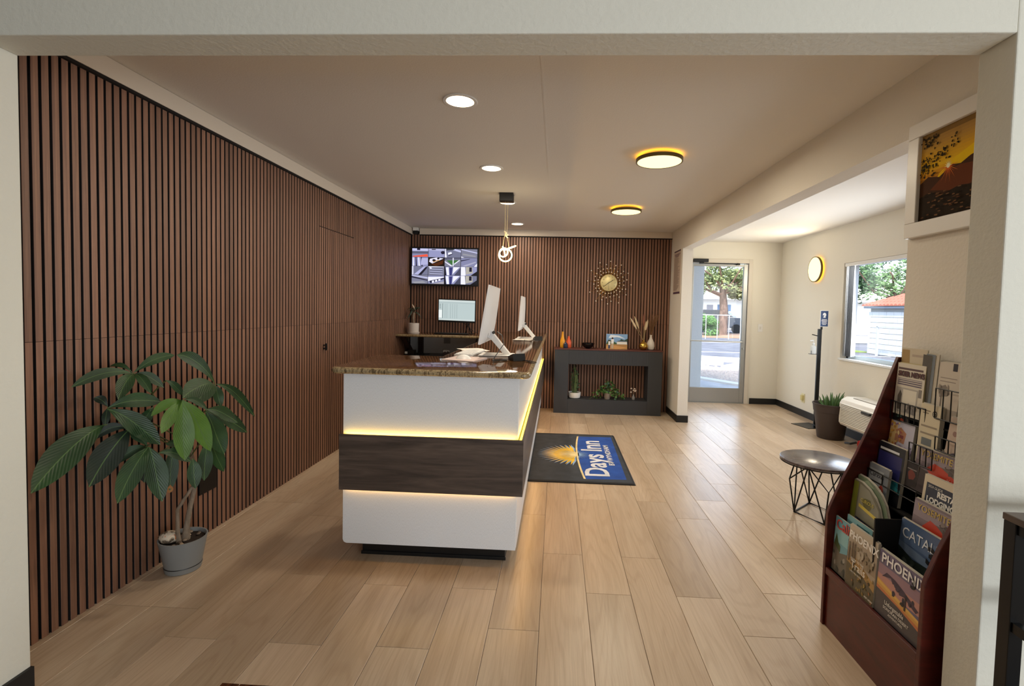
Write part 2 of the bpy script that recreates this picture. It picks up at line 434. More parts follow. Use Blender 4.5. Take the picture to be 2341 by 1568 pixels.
# baseboards
struct(box('baseboard_column', M_base, XR-.008, XR, YC-.008, YB-.01, 0, .085))
struct(box('baseboard_end', M_base, XR-.008, XA+.008, YC-.012, YC, 0, .085))
struct(box('baseboard_alcove', M_base, DX1+.03, XW, YA-.01, YA, 0, .088))
struct(box('baseboard_right', M_base, XW-.01, XW, 2.3, YA, 0, .088))
struct(box('baseboard_left', M_base, XJ1, XJ1+.012, YF-TF-.012, YF+.0, 0, .09))
struct(box('baseboard_front', M_base, XJ2-.0, 3.0, YF-TF-.012, YF-TF, 0, .09))

# glass entrance door
dr = sempty('door_2', (2.4, YA, 0), 'glass entrance door with aluminium frame')
fr = MB().box(DX0, 1.99, YA-.02, YA+.1, 0, DZ).box(2.868, DX1, YA-.02, YA+.1, 0, DZ).box(1.99, 2.868, YA-.02, YA+.1, 2.125, DZ)
fr.build('door_frame', base('door_frame_paint', 'D8D0C2', .5), dr, (2.4, YA, 0), .003)
lf = MB().box(1.995, 2.055, YA-.005, YA+.04, .012, 2.112).box(2.8, 2.858, YA-.005, YA+.04, .012, 2.112).box(2.055, 2.8, YA-.005, YA+.04, 2.075, 2.112).box(2.055, 2.8, YA-.005, YA+.04, .012, .232)
lf.build('door_leaf', M_alu, dr, (2.4, YA, 0), .003)
glass = bpy.data.materials.new('clear_glass'); glass.use_nodes = True
g_nt = glass.node_tree; g_nt.nodes.remove(g_nt.nodes['Principled BSDF'])
tr = g_nt.nodes.new('ShaderNodeBsdfTransparent'); gl = g_nt.nodes.new('ShaderNodeBsdfGlossy'); gl.inputs['Roughness'].default_value = .02
fz = g_nt.nodes.new('ShaderNodeFresnel'); mxs = g_nt.nodes.new('ShaderNodeMixShader'); fz.inputs['IOR'].default_value = 1.3
geo_ = g_nt.nodes.new('ShaderNodeNewGeometry'); inv_ = g_nt.nodes.new('ShaderNodeMath'); inv_.operation = 'SUBTRACT'; inv_.inputs[0].default_value = 1
mu_ = g_nt.nodes.new('ShaderNodeMath'); mu_.operation = 'MULTIPLY'; g_nt.links.new(geo_.outputs['Backfacing'], inv_.inputs[1]); g_nt.links.new(inv_.outputs[0], mu_.inputs[0]); g_nt.links.new(fz.outputs[0], mu_.inputs[1])
g_nt.links.new(mu_.outputs[0], mxs.inputs[0]); g_nt.links.new(tr.outputs[0], mxs.inputs[1]); g_nt.links.new(gl.outputs[0], mxs.inputs[2]); g_nt.links.new(mxs.outputs[0], g_nt.nodes['Material Output'].inputs[0])
box('glass_pane', glass, 2.055, 2.8, YA+.014, YA+.018, .232, 2.075, dr)
pb = MB().tube([(2.03, YA-.035, .945), (2.82, YA-.035, .94)], .011, 8).box(2.02, 2.04, YA-.035, YA, .93, .96).box(2.81, 2.84, YA-.045, YA, .925, .958)
pb.build('push_bar', M_alu, dr, (2.4, YA, .94))
MB().lathe([(.016, 0), (.016, .02)], 12, (2.83, YA-.005, .84), M=Matrix.Rotation(PI/2, 4, 'X')).build('lock', M_chrome, dr, (2.83, YA, .84))
cl = MB().box(2.03, 2.25, YA-.075, YA-.02, 2.13, 2.18).box(2.12, 2.18, YA-.09, YA-.03, 2.105, 2.13)
cl.build('door_closer', M_black, dr, (2.1, YA, 2.12), .004)
MB().tube([(2.14, YA-.075, 2.112), (2.7, YA-.055, 2.108)], .007, 6).box(2.68, 2.72, YA-.06, YA, 2.095, 2.12).build('closer_arm', M_blackm, dr, (2.4, YA, 2.11))
box('threshold', M_alu, 1.99, 2.868, YA-.02, YA+.1, 0, .011, dr)
# window
wn = sempty('window_1', (XW, 4.9, WZ0), 'wide side window with pale blue frame')
wm = base('pale_blue_frame', 'C3D3DC', .4)
wf_ = MB().box(XW+.07, XW+.12, WY0, WY0+.04, WZ0, WZ1).box(XW+.07, XW+.12, WY1-.045, WY1, WZ0, WZ1).box(XW+.07, XW+.12, WY0, WY1, WZ0, WZ0+.045).box(XW+.07, XW+.12, WY0, WY1, WZ1-.035, WZ1).box(XW+.075, XW+.115, 4.85, 4.9, WZ0, WZ1)
wf_.build('window_frame', wm, wn, (XW, 4.9, WZ0), .003)
box('glass_pane', glass, XW+.09, XW+.094, WY0+.04, WY1-.045, WZ0+.045, WZ1-.035, wn)
box('window_sill', base('white_sill', 'E4E8EA', .4), XW-.02, XW+.08, WY0-.01, WY1+.01, WZ0-.02, WZ0+.004, wn, .003)
bl = thing('vertical_blind', 'white and grey vertical blind drawn to the far side of the window', 'blind', (XW+.04, 5.8, WZ0+.03))
for k in range(7):
    a = .95+.1*math.sin(k*2.1); yy = 5.875-.026*k; cx = XW+.035
    pts = [(-.04, 0), (-.02, .004), (0, .005), (.02, .004), (.04, 0)]
    mb = MB(); vs = []
    for (p, q) in pts:
        px_, py_ = p*math.cos(.25)-q*math.sin(.25), p*math.sin(.25)+q*math.cos(.25)
        vs += [(cx+px_*.8, yy+py_, WZ0+.03), (cx+px_*.8, yy+py_, WZ1-.04)]
    fs = [(2*j, 2*j+2, 2*j+3, 2*j+1) for j in range(4)]
    mb.add(vs, fs, 0, True); ob = mb.build('vane', flat('5E5E5E' if 1 < k < 6 else 'D8D8D6', .7), bl, (cx, yy, WZ0+.03))
    sd = ob.modifiers.new('solid', 'SOLIDIFY'); sd.thickness = .0012
box('head_rail', M_white, XW+.005, XW+.065, WY0+.02, WY1-.01, WZ1-.04, WZ1-.002, bl)
for k in (5, 6): pass

# ------------------------------------------------------------------ reception counter
def counter():
    t = thing('reception_counter', 'white reception counter with dark wood band and glowing yellow light strips', 'counter', (-.65, 2.8, 0))
    X0, X1, Y0_, Y1_, XI = -1.115, -.187, 2.5, 6.655, -.70
    b = MB()
    b.prism([(X0+.012, Y0_+.03), (X1-.03, Y0_+.03), (X1-.03, Y1_), (XI, Y1_), (XI, 3.12), (X0+.012, 3.12)], 'z', .1, 1.0)
    b.build('body', M_lam, t, (-.65, 2.8, .1))
    # near face panels, the lower one with a rounded bottom corner
    def panel(z0, z1, rc):
        pts = []
        if rc: pts += [(X0, z0+.02), (X0+.006, z0+.006), (X0+.02, z0)]
        else: pts += [(X0, z0)]
        pts += [(X1-.001, z0), (X1-.001, z1), (X0, z1)]
        return MB().prism(pts, 'y', Y0_, Y0_+.028).build('front_panel', M_lam, t, (-.65, Y0_, z0), .0015)
    panel(.67, 1.010, False); panel(.097, .42, True)
    for z0, z1 in ((.67, 1.010), (.097, .42)):
        for ya, yb in ((Y0_+.03, 3.9), (3.902, 5.3), (5.302, Y1_)):
            MB().box(X1-.028, X1, ya, yb, z0, z1).build('side_panel', M_lam, t, (X1, ya, z0), .001)
    MB().box(X0, X0+.012, Y0_+.028, 3.12, .097, 1.01).build('end_panel', M_lam, t, (X0, 2.8, .097))
    # proud dark band, hollow behind so that the strip glows out of the gap
    zb0, zb1, g = .397, .692, .032
    MB().box(X0-.008, X1+g, Y0_-g, Y0_-g+.01, zb0, zb1).build('wood_band', M_band, t, (-.65, Y0_-g, zb0), .001)
    MB().box(X1+g-.01, X1+g, Y0_-g+.01, Y1_, zb0, zb1).build('wood_band', M_band, t, (X1+g, 4.5, zb0), .001)
    led = glow('FFD23C', 5.5); led2 = glow('FFC860', 6.0)
    # upper strip lies in the gap just under the band's top edge
    MB().box(X0+.002, X1+.004, Y0_-g+.011, Y0_-.012, zb1-.012, zb1-.004).build('light_strip', led, t, (-.65, Y0_-.02, zb1))
    MB().box(X1+.010, X1+g-.011, Y0_-g+.012, Y1_-.01, zb1-.012, zb1-.004).build('light_strip', led, t, (X1, 4.5, zb1))
    MB().box(X0+.01, X1-.01, Y0_-.016, Y0_-.008, zb0+.006, zb0+.012).build('light_strip', led2, t, (-.65, Y0_-.02, zb0))
    MB().box(X1+.008, X1+.016, Y0_+.01, Y1_-.01, zb0+.006, zb0+.012).build('light_strip', led2, t, (X1, 4.5, zb0))
    lc = (1, .50, .15)
    light('strip_lamp', 'AREA', (-.65, Y0_-.008, zb1-.006), .26, lc, (0, .25, 1), shape='RECTANGLE', size=.90, size_y=.01)
    light('strip_lamp', 'AREA', (-.65, Y0_-.008, zb0+.006), .2, lc, (0, .25, -1), shape='RECTANGLE', size=.90, size_y=.01)
    for z_, d_, p_ in ((zb1-.006, 1, 4.5), (zb0+.004, -1, 1.8)):
        o_ = light('strip_lamp', 'AREA', (X1+.012, (Y0_+Y1_)/2, z_), p_, lc, (0, 0, 1), shape='RECTANGLE', size=.01, size_y=4.1)
        o_.rotation_euler = (PI if d_ > 0 else 0, 0, 0)
    # gap fillers that hold band to body
    MB().box(X0, X1+g-.01, Y0_-g+.01, Y0_, .44, .66).box(X1, X1+g-.01, Y0_, Y1_, .44, .66).build('band_bracket', M_lam, t, (-.65, Y0_, .44))
    MB().box(-1.04, -.25, 2.585, 3.05, .0, .1).box(-.64, -.25, 3.05, 6.6, 0, .1).box(-1.045, -.245, 2.578, 2.585, 0, .018).build('plinth', M_black, t, (-.65, 2.6, 0), .002)
    return t
counter()
def round_slab(name, outline, z0, z1, r, m, me, label, cat):
    # outline (ccw) swept with a half-round nosing
    n = len(outline); prof = []
    for k in range(7):
        a = -PI/2 + PI*k/6; prof.append((r*math.cos(a)-r, (z0+z1)/2 + (z1-z0)/2*math.sin(a)))
    O = [Vector(p) for p in outline]; mb = MB(); loops = []
    for dx, z in prof:
        lp = []
        for i in range(n):
            a, b, c = O[i-1], O[i], O[(i+1) % n]
            d1_, d2_ = (b-a).normalized(), (c-b).normalized()
            n1, n2 = Vector((d1_.y, -d1_.x)), Vector((d2_.y, -d2_.x))
            bis = (n1+n2); bis = bis/ max(bis.length_squared/2, .2)
            lp.append((b.x+bis.x*dx, b.y+bis.y*dx, z))
        loops.append(lp)
    vs = [v for l in loops for v in l]; fs = []
    for j in range(6):
        for i in range(n): i2 = (i+1) % n; fs.append((j*n+i, j*n+i2, (j+1)*n+i2, (j+1)*n+i))
    mb.add(vs, fs, 1, True); o = len(mb.v)
    mb.f.append(list(range(6*n, 7*n))); mb.m.append(0); mb.sm.append(False)
    mb.f.append(list(range(n))[::-1]); mb.m.append(0); mb.sm.append(False)
    ob = mb.build(name, [m, me], None, (outline[0][0], outline[0][1], z0))
    return tag(ob, label, cat)
def corner(cx, cy, r, a0, a1, n=5): return [(cx+r*math.cos(math.radians(a0+(a1-a0)*k/n)), cy+r*math.sin(math.radians(a0+(a1-a0)*k/n))) for k in range(n+1)]
ol = corner(-1.12, 2.50, .055, 180, 270) + corner(-.165, 2.485, .04, 270, 360) + [(-.125, 6.66), (-.755, 6.66), (-.755, 3.17)] + [(-1.175, 3.17)]
round_slab('worktop', ol, 1.0105, 1.045, .02, M_granite, M_gredge, 'polished brown granite worktop lying on the reception counter', 'worktop')
ol = [(XL+.002, 6.05), (-.77, 6.05), (-.77, 6.664), (XL+.002, 6.664)]
desk = thing('wall_desk', 'brown granite shelf desk fixed to the slatted wall on wooden brackets', 'desk', (-1.4, 6.4, 0))
sl = round_slab('desktop', ol, .978, 1.012, .015, M_granite, M_gredge, 'x', 'x'); del sl['label'], sl['category']; sl.parent = desk; sl.location = Vector(sl.location)-desk.location
wd = wood('bracket_wood', [(.3, '2E1A14'), (.7, '3C241B')], (10, 10, 10), .6, False, 0)
MB().box(-1.9, -1.84, 6.6, 6.664, .62, .977).prism([(6.12, .977), (6.19, .977), (6.62, .70), (6.62, .63)], 'x', -1.99, -1.94).build('bracket', wd, desk, (-1.9, 6.6, .62))
MB().box(-1.0, -.95, 6.6, 6.664, .62, .977).build('bracket', wd, desk, (-1, 6.6, .62))
box('lower_shelf', flat('17151A', .3), XL+.01, -.8, 6.28, 6.664, .70, .722, desk, .002)
box('lower_cabinet', flat('1B1715', .6), XL+.01, -.8, 6.32, 6.664, 0, .70, desk)

# ------------------------------------------------------------------ wall clock, television, lights
def clock():
    cx, cy, z = .689, YB-.03, 1.745
    t = thing('sunburst_clock', 'gold sunburst wall clock with pearl tipped wire rays', 'clock', (cx, cy, z))
    Mr = Matrix.Rotation(PI/2, 4, 'X')
    MB().lathe([(.0, 0), (.112, 0), (.113, .012), (.105, .018), (0, .018)], 40, (cx, cy, z), M=Mr, cap=False).build('dial', base('champagne_gold', 'DDCF9A', .4, .45), t, (cx, cy, z))
    ww = MB(); bb = MB(); rnd = random.Random(3)
    rings = [(.145, 24, 0), (.195, 24, .5), (.245, 12, .3), (.29, 12, .9)]
    for R_, n, ph in rings:
        for k in range(n):
            a = 2*PI*(k+ph)/n + rnd.uniform(-.03, .03); r_ = R_*(1+rnd.uniform(-.03, .05))
            if R_ > .24 and rnd.random() < .15: continue
            p = Vector((cx+r_*math.cos(a), cy-.004, z+r_*math.sin(a)))
            ww.tube([(cx+.1*math.cos(a), cy, z+.1*math.sin(a)), p], .0014, 4)
            bb.lathe([(0, -.009), (.006, -.006), (.009, 0), (.006, .006), (0, .009)], 7, p, cap=False)
    for k in range(60):
        a = 2*PI*k/60+rnd.uniform(-.04, .04); r_ = rnd.uniform(.2, .32)
        ww.tube([(cx+.1*math.cos(a), cy+.002, z+.1*math.sin(a)), (cx+r_*math.cos(a), cy+.002, z+r_*math.sin(a))], .001, 4)
    o = ww.build('wire_rays', M_gold, t, (cx, cy, z)); o['kind'] = 'stuff'
    o = bb.build('pearls', flat('F6EDE0', .25, Emission_Strength=0), t, (cx, cy, z)); o['kind'] = 'stuff'
    for k in range(12):
        a = 2*PI*k/12
        lettering(str(k or 12), t, (cx+.085*math.sin(a), cy-.018, z+.085*math.cos(a)-.009), (1, 0, 0), (0, 0, 1), .024, flat('4A3A18', .5), 'CENTER', 0, .001, 'numeral')
    def hand(a, l, w_, nm):
        d = Vector((math.sin(a), 0, math.cos(a)))
        MB().tube([Vector((cx, cy-.021, z))-d*.02, Vector((cx, cy-.021, z))+d*l], w_, 4).build(nm, M_black, t, (cx, cy-.021, z))
    hand(math.radians(232), .088, .003, 'minute_hand'); hand(math.radians(58), .07, .0035, 'hour_hand'); hand(math.radians(185), .08, .001, 'second_hand')
clock()

def television():
    x0, x1, y, z0, z1 = -2.008, -1.072, 6.56, 1.652, 2.172
    t = thing('television', 'wall mounted black television showing a grid of security camera views', 'television', ((x0+x1)/2, y+.05, z0))
    box('tv_body', M_black, x0, x1, y, y+.05, z0, z1, t, .004)
    box('wall_mount', M_blackm, -1.7, -1.4, y+.05, YB+.01, 1.8, 2.05, t)
    S = []; rnd = random.Random(11); g = lambda c: screen(c, 1.0)
    A = '7D7FA0'; B = '5A5C74'; D = '1C1A30'; Lt = 'B9BBDD'; Wt = 'E2E2F6'; G = '8F8F98'
    for r in range(4):
        for c in range(4):
            u0, v0 = c/4+.003, 1-(r+1)/4+.004; uw, vh = .244, .242
            def q(pts, col): S.append((g(col), [(u0+a*uw, v0+b*vh) for a, b in pts]))
            q(R4, [A, '8C8EB4', '6E7088', '77788C'][(r+c) % 4])
            k = r*4+c
            if k == 0: q(rect(0, .72, 1, 1), Lt); q(rect(.3, .8, .5, 1), D); q([(0, .1), (.95, .35), (1, .05), (.1, .02)], 'E0543C'); q(rect(0, .4, 1, .65), '55566A')
            elif k == 1: q([(0, .8), (1, .7), (1, 1), (0, 1)], 'A9AACB'); q(blob(.9, .55, .14, .2, 9, .2, rnd), D); q(rect(.2, .86, .45, .96), D)
            elif k == 2: q([(0, 0), (.12, 0), (.05, 1), (0, 1)], Wt); q([(.2, .3), (.45, .45), (.4, .65), (.2, .55)], Wt); q([(.2, .25), (.48, .45), (.5, .4), (.25, .18)], D); q([(.5, .85), (1, .6), (1, .8), (.6, 1)], Lt); q([(.1, .8), (.6, .9), (.6, 1), (.1, 1)], '30343A')
            elif k == 3: q([(0, .15), (.2, 0), (0, 0)], Wt); q([(0, .9), (1, .5), (1, .62), (0, 1)], Lt); q([(.1, .3), (.9, .1), (.9, .25), (.1, .5)], G)
            elif k == 4:
                for j in range(4): q([(.05+.18*j, 0), (.13+.18*j, 0), (.1+.17*j, 1), (.04+.17*j, 1)], D if j % 2 else Wt)
                q([(.55, .1), (1, .2), (1, .9), (.6, .9)], 'A6A7CC')
            elif k == 5: q(R4, '140E0C'); q([(.1, .85), (.05, .5), (.25, .3), (.95, .9), (.5, 1)], 'D9D6E8'); q([(.15, .2), (.6, .45), (.95, .75), (.9, .25), (.5, 0)], '4A2412'); q([(.25, .4), (.7, .65), (.65, .75), (.3, .55)], 'B98A58'); q(blob(.35, .7, .12, .14, 9, .2, rnd), '120E14'); q(blob(.62, .9, .07, .12, 9, .2, rnd), '120E14')
            elif k == 6: q([(0, .75), (1, .85), (1, 1), (0, 1)], '55566A'); q([(.1, .7), (.95, .75), (.5, .1)], '3C6A38'); q([(.5, 0), (.56, 0), (.56, 1), (.5, 1)], Wt); q([(.58, .3), (.9, .75), (.95, .7), (.6, .2)], Wt); q([(0, .6), (.5, .05), (.4, .0), (0, .5)], Wt)
            elif k == 7: q([(0, .6), (.55, .85), (.55, .9), (0, .72)], D); q([(.1, .1), (.9, .6), (.95, .5), (.3, .02)], 'A1A1B8'); q([(.8, 0), (1, .4), (1, 0)], Wt)
            elif k == 8: q([(.1, 0), (.75, 1), (1, 1), (.5, 0)], 'A7A9CF'); q([(.4, 0), (.85, .9), (.98, 1), (.95, .8), (.6, 0)], '1A1A26'); q(rect(.0, .0, .1, 1), 'C6C6D8')
            elif k == 9:
                for j in range(6): q([(.1, .15+.13*j), (.9, .1+.13*j), (.9, .15+.13*j), (.1, .2+.13*j)], '4A4C66' if j % 2 else Lt)
                q([(.05, .9), (.95, .95), (1, 1), (0, 1)], Wt); q(blob(.15, .8, .07, .09, 9, .2, rnd), Wt)
            elif k in (10, 14): q([(0, 0), (.12, 0), (.05, 1), (0, 1)], '1A1A26'); q([(.15, 0), (.3, 0), (.25, .95), (.08, .9)], Wt); q([(.32, 0), (.45, 0), (.5, .9), (.3, .9)], '33366E'); q([(.5, .1), (.7, .5), (.95, .95), (.55, .95)], Wt); q([(.6, 0), (1, .9), (1, 0)], '44465A')
            elif k in (11, 15): q([(0, 0), (.3, 0), (.25, 1), (0, 1)], Wt); q([(.3, .1), (.75, .3), (.7, 1), (.3, 1)], 'A8A49C'); q(rect(.52, .45, .68, .95), D); q([(.6, 0), (1, .5), (1, 0)], '15151C')
            elif k == 12: q([(0, .7), (1, .35), (1, .45), (0, .85)], D); q([(0, .9), (1, .6), (1, .75), (0, 1)], Lt); q([(0, .2), (.7, .3), (.9, .1), (.2, .0)], G)
            elif k == 13: q([(0, .3), (1, .75), (1, .85), (0, .8)], Wt); q([(.15, .05), (1, .6), (1, .75), (.1, .35)], '26283C'); [q([(.25+.2*j, .1+.12*j), (.38+.2*j, .15+.12*j), (.38+.2*j, .4+.1*j), (.25+.2*j, .35+.1*j)], Wt) for j in range(3)]; q([(.2, 0), (1, .3), (1, 0)], 'A29EA8')
    printed('screen', t, (x0+.02, y, z0+.022), (1, 0, 0), (0, 0, 1), x1-x0-.04, z1-z0-.04, S, .00015, .0008)
television()

def downlight(x, y, label):
    t = thing('recessed_downlight', label, 'ceiling light', (x, y, Hc-.01))
    MB().lathe([(.074, 0), (.088, 0), (.09, -.004), (.088, -.006), (.072, -.006)], 32, (x, y, Hc), cap=False).build('trim_ring', M_white, t, (x, y, Hc))
    MB().lathe([(0, -.003), (.074, -.003)], 32, (x, y, Hc), cap=False).build('diffuser', glow('FFE0B0', 9), t, (x, y, Hc))
    light('downlight_lamp', 'AREA', (x, y, Hc-.012), 7, (1, .86, .68), (0, 0, -1), shape='DISK', size=.14)
for y, lb in ((2.55, 'round recessed downlight nearest the opening'), (3.755, 'second round recessed downlight, before the black pendant box'), (4.965, 'round recessed downlight just behind the black pendant box'), (6.19, 'smallest looking recessed downlight close to the back wall')):
    downlight(-.53, y, lb)
def disc_light(name, loc, R_, rotm, label, cat, power):
    t = thing(name, label, cat, loc)
    P = lambda prof, n=48: MB().lathe(prof, n, loc, M=rotm, cap=False)
    P([(R_-.003, -.022), (R_, -.022), (R_, -.044), (R_-.004, -.046), (R_-.01, -.044)]).build('rim', base('bronze_rim', '6A5A34', .35, .7), t, loc)
    P([(0, -.044), (R_-.009, -.044)]).build('diffuser', glow('FFE59C', 1.9), t, loc)
    P([(0, 0), (R_*.35, 0), (R_*.35, -.023), (R_-.004, -.023)]).build('housing', M_white, t, loc)
    P([(R_*.80, -.0215), (R_*.95, -.0215)]).build('halo_strip', glow('FFB020', 4.5), t, loc)
    nrm = (rotm @ Vector((0, 0, -1)))
    light('disc_lamp', 'AREA', Vector(loc)+nrm*.052, power, (1, .88, .68), tuple(nrm), shape='DISK', size=R_*1.8)
I4 = Matrix.Identity(4)
disc_light('disc_ceiling_light', (.675, 3.42, Hc), .158, I4, 'larger looking round disc ceiling light with thin bronze rim', 'ceiling light', 9)
disc_light('disc_ceiling_light', (.692, 5.15, Hc), .158, I4, 'round bronze rimmed disc ceiling light farther towards the back wall', 'ceiling light', 9)
disc_light('disc_wall_light', (XW, 6.49, 1.965), .165, Matrix.Rotation(PI/2, 4, 'Y'), 'round glowing disc light on the white side wall', 'wall light', 9)

def pendant():
    cx, y = -.497, 4.58
    t = thing('pendant_lamp', 'tangled glowing ring pendant hanging from a black ceiling box', 'pendant lamp', (cx, y, Hc))
    box('ceiling_box', M_black, cx-.065, cx+.065, y-.05, y+.05, Hc-.078, Hc, t, .004)
    wm_ = flat('D9C99A', .5)
    MB().tube([(cx-.012, y, Hc-.078), (cx-.010, y, 2.06), (cx-.03, y, 1.93)], .0022, 6).tube([(cx+.012, y, Hc-.078), (cx+.008, y, 2.06), (cx+.03, y, 1.94)], .0022, 6).build('wire', wm_, t, (cx, y, 2.1))
    MB().tube([(cx-.016, y, 2.09), (cx+.006, y-.01, 2.075), (cx-.006, y+.01, 2.05), (cx+.016, y, 2.03), (cx, y-.01, 2.045), (cx+.02, y, 2.06)], .006, 6).build('wire_knot', flat('F0E6C0', .5), t, (cx, y, 2.06))
    led = glow('FFF0A8', 3.5)
    def ring(c, R_, nrm, r=.007, squash=1):
        nrm = Vector(nrm).normalized(); a = nrm.cross(Vector((.3, .2, 1))).normalized(); b = nrm.cross(a)
        pts = [Vector(c)+a*R_*math.cos(2*PI*k/28)+b*R_*squash*math.sin(2*PI*k/28) for k in range(28)]
        MB().tube(pts, r, 8, closed=True).build('light_ring', led, t, c)
    ring((cx, y-.02, 1.866), .06, (.1, -1, .1)); ring((cx-.02, y, 1.892), .042, (-.3, -1, .2)); ring((cx+.04, y-.01, 1.933), .058, (-.36, -.12, .93), .0065)
    MB().tube([(cx-.03, y, 1.95), (cx-.012, y, 1.9), (cx-.005, y, 1.86)], .007, 8).build('light_ring', led, t, (cx, y, 1.9))
    light('pendant_glow', 'POINT', (cx, y-.12, 1.9), 2.2, (1, .8, .5), shadow_soft_size=.06)
    # warm light thrown back up on the ceiling by the open frosted box
    return t
pendant()
sn = thing('ceiling_sensor', 'small white sensor block over a black bracket in the back corner', 'sensor', (-1.965, YB-.03, 2.4))
box('sensor_body', M_white, -1.995, -1.925, YB-.08, YB-.002, 2.40, Hc, sn, .002); box('bracket', M_black, -1.985, -1.93, YB-.06, YB-.002, 2.355, 2.40, sn)

# ------------------------------------------------------------------ desk equipment
def monitor_wall():
    cx, y, z = -1.33, 6.42, 1.012
    t = thing('desktop_monitor', 'black framed monitor with pale spreadsheet screen on the wall desk', 'monitor', (cx, y, z))
    Mt = Matrix.Translation((cx, y, 1.32)) @ Matrix.Rotation(math.radians(1), 4, 'Y') @ Matrix.Rotation(math.radians(4), 4, 'X')
    MB().box(-.252, .252, -.012, .02, -.157, .15, M=Mt).build('monitor_case', M_black, t, (cx, y, 1.32))
    S = [(screen('BCCBCB', .85), R4), (screen('D0DAD8', .85), rect(0, .92, 1, 1)), (screen('A9B7B8', .85), rect(.0, .85, 1, .875)), (screen('CBD6D4', .85), rect(0, 0, 1, .07))]
    for i, u in enumerate((.1, .17, .22, .32, .38, .44, .5)): S.append((screen('5C6A6E' if i == 0 else '93A2A4', .8), rect(u, .1, u+(.012 if i == 0 else .008), .82)))
    for i in range(6): S.append((screen('6C7A7C', .8), rect(.02, .58+.04*i, .06, .595+.04*i)))
    S.append((screen('EEF4F2', .85), rect(.0, .12, .09, .5)))
    u = Mt.to_3x3() @ Vector((1, 0, 0)); v = Mt.to_3x3() @ Vector((0, 0, 1)); o = Mt @ Vector((-.242, -.0125, -.132))
    printed('screen', t, o, u, v, .484, .272, S, .0002, .0006)
    MB().tube([(cx+.13, y+.02, 1.2), (cx+.19, y+.06, 1.015)], .007, 6).tube([(cx+.16, y+.02, 1.2), (cx+.1, y+.08, 1.015)], .006, 6).tube([(cx+.02, y+.02, 1.19), (cx+.1, y+.03, 1.15), (cx+.2, y+.05, 1.06), (cx+.27, y+.05, 1.03)], .003, 5).build('stand', M_black, t, (cx, y, 1.1))
    box('stand_foot', M_black, cx-.02, cx+.22, y-.03, y+.1, 1.0121, 1.018, t)
monitor_wall()
kb = tag(box('keyboard', M_black, -1.58, -1.14, 6.2, 6.33, 1.0122, 1.03, None, .004), 'black keyboard lying in front of the spreadsheet monitor', 'keyboard')

def allinone(yc, hw, xt, xb, z0, z1, label, thick=.028):
    cx = (xt+xb)/2; t = thing('all_in_one_computer', label, 'computer', (cx+.08, yc, 1.045))
    a = math.atan2(xt-xb, z1-z0); Mt = Matrix.Translation((xb, yc, z0)) @ Matrix.Rotation(a, 4, 'Y'); h = math.hypot(xt-xb, z1-z0)
    # local: x thickness, y width, z height; back side bulges to +x
    mb = MB(); ny, nz = 8, 6; vs = []; fs = []
    for i in range(nz+1):
        for j in range(ny+1):
            s_, q = j/ny, i/nz; e = (1-(2*s_-1)**4)*(1-(abs(2*q-1))**5)
            vs.append(Mt @ Vector((.006+thick*e*(1.1-.5*q), -hw+2*hw*s_, h*q)))
    for i in range(nz):
        for j in range(ny): k = i*(ny+1)+j; fs.append((k, k+1, k+ny+2, k+ny+1))
    mb.add(vs, fs, 0, True); mb.box(-.006, .0065, -hw, hw, 0, h, M=Mt)
    mb.build('monitor_shell', base('cool_white_shell', 'E4E3E4', .35), t, (xb, yc, z0))
    P = lambda x, y, z: Mt @ Vector((x, y, z))
    u = Mt.to_3x3() @ Vector((0, -1, 0)); v = Mt.to_3x3() @ Vector((0, 0, 1))
    printed('screen', t, P(-.0062, hw-.01, .03), u, v, 2*hw-.02, h-.04, [(screen('AEB9C6', .5), R4)])
    # chin logo arc and hinge
    MB().tube([P(.03, -hw*.45+.017*math.cos(a_), .055+.017*math.sin(a_)) for a_ in [PI*.35+k*PI*.2 for k in range(8)]], .0018, 5).build('logo_mark', flat('A8A8AC', .4), t, (xb, yc, z0))
    MB().box(.02, .05, -.035, .035, .03, .085, M=Mt).build('hinge', flat('DCDCDC', .3), t, (xb, yc, z0), .004)
    hx, hz = xb+.045, z0+.05
    ft = (xb+.165, 1.052)
    MB().prism([(hx-.02, hz-.01), (hx+.012, hz+.012), (ft[0]+.014, ft[1]), (ft[0]-.03, ft[1])], 'y', yc-.03, yc+.03).build('stand_arm', M_white, t, (hx, yc, 1.05), .002)
    MB().prism([(xb-.03, yc-.10), (xb+.19, yc-.10), (xb+.2, yc-.09), (xb+.2, yc+.09), (xb+.19, yc+.1), (xb-.03, yc+.1)], 'z', 1.0455, 1.053).build('stand_base', M_white, t, (xb, yc, 1.0455), .002)
    MB().tube([(hx+.005, yc-.02, hz+.012), (hx+.02, yc-.035, hz+.02)], .011, 8).build('webcam', M_black, t, (hx, yc, hz))
allinone(3.33, .275, -.43, -.49, 1.135, 1.515, 'larger looking white computer seen from behind on the near counter')
allinone(5.35, .275, -.375, -.40, 1.135, 1.50, 'farther white computer seen edge-on near the end of the counter')
mp = tag(MB().prism([(-.70, 2.93), (-.49, 2.87), (-.44, 3.10), (-.65, 3.17)], 'z', 1.0452, 1.0492).build('mouse_pad', base('pink_pad', 'D8C2BC', .5), None, (-.57, 3, 1.0452)), 'pale pink mouse pad near the counter front', 'mouse pad')
ms = MB(); vs = []; fs = []
for i in range(7):
    for j in range(9):
        u, v = i/6, j/8; rr = .03*math.sqrt(max(0, 1-(2*v-1)**2))+.001
        vs.append((-.575+(v-.5)*.10, 3.0+(u-.5)*2*rr, 1.0495+.026*(math.sin(PI*u))*(math.sin(PI*min(1, v*1.0+.001)))**.6))
for i in range(6):
    for j in range(8): k = i*9+j; fs.append((k, k+1, k+10, k+9))
ms.add(vs, fs, 0, True)
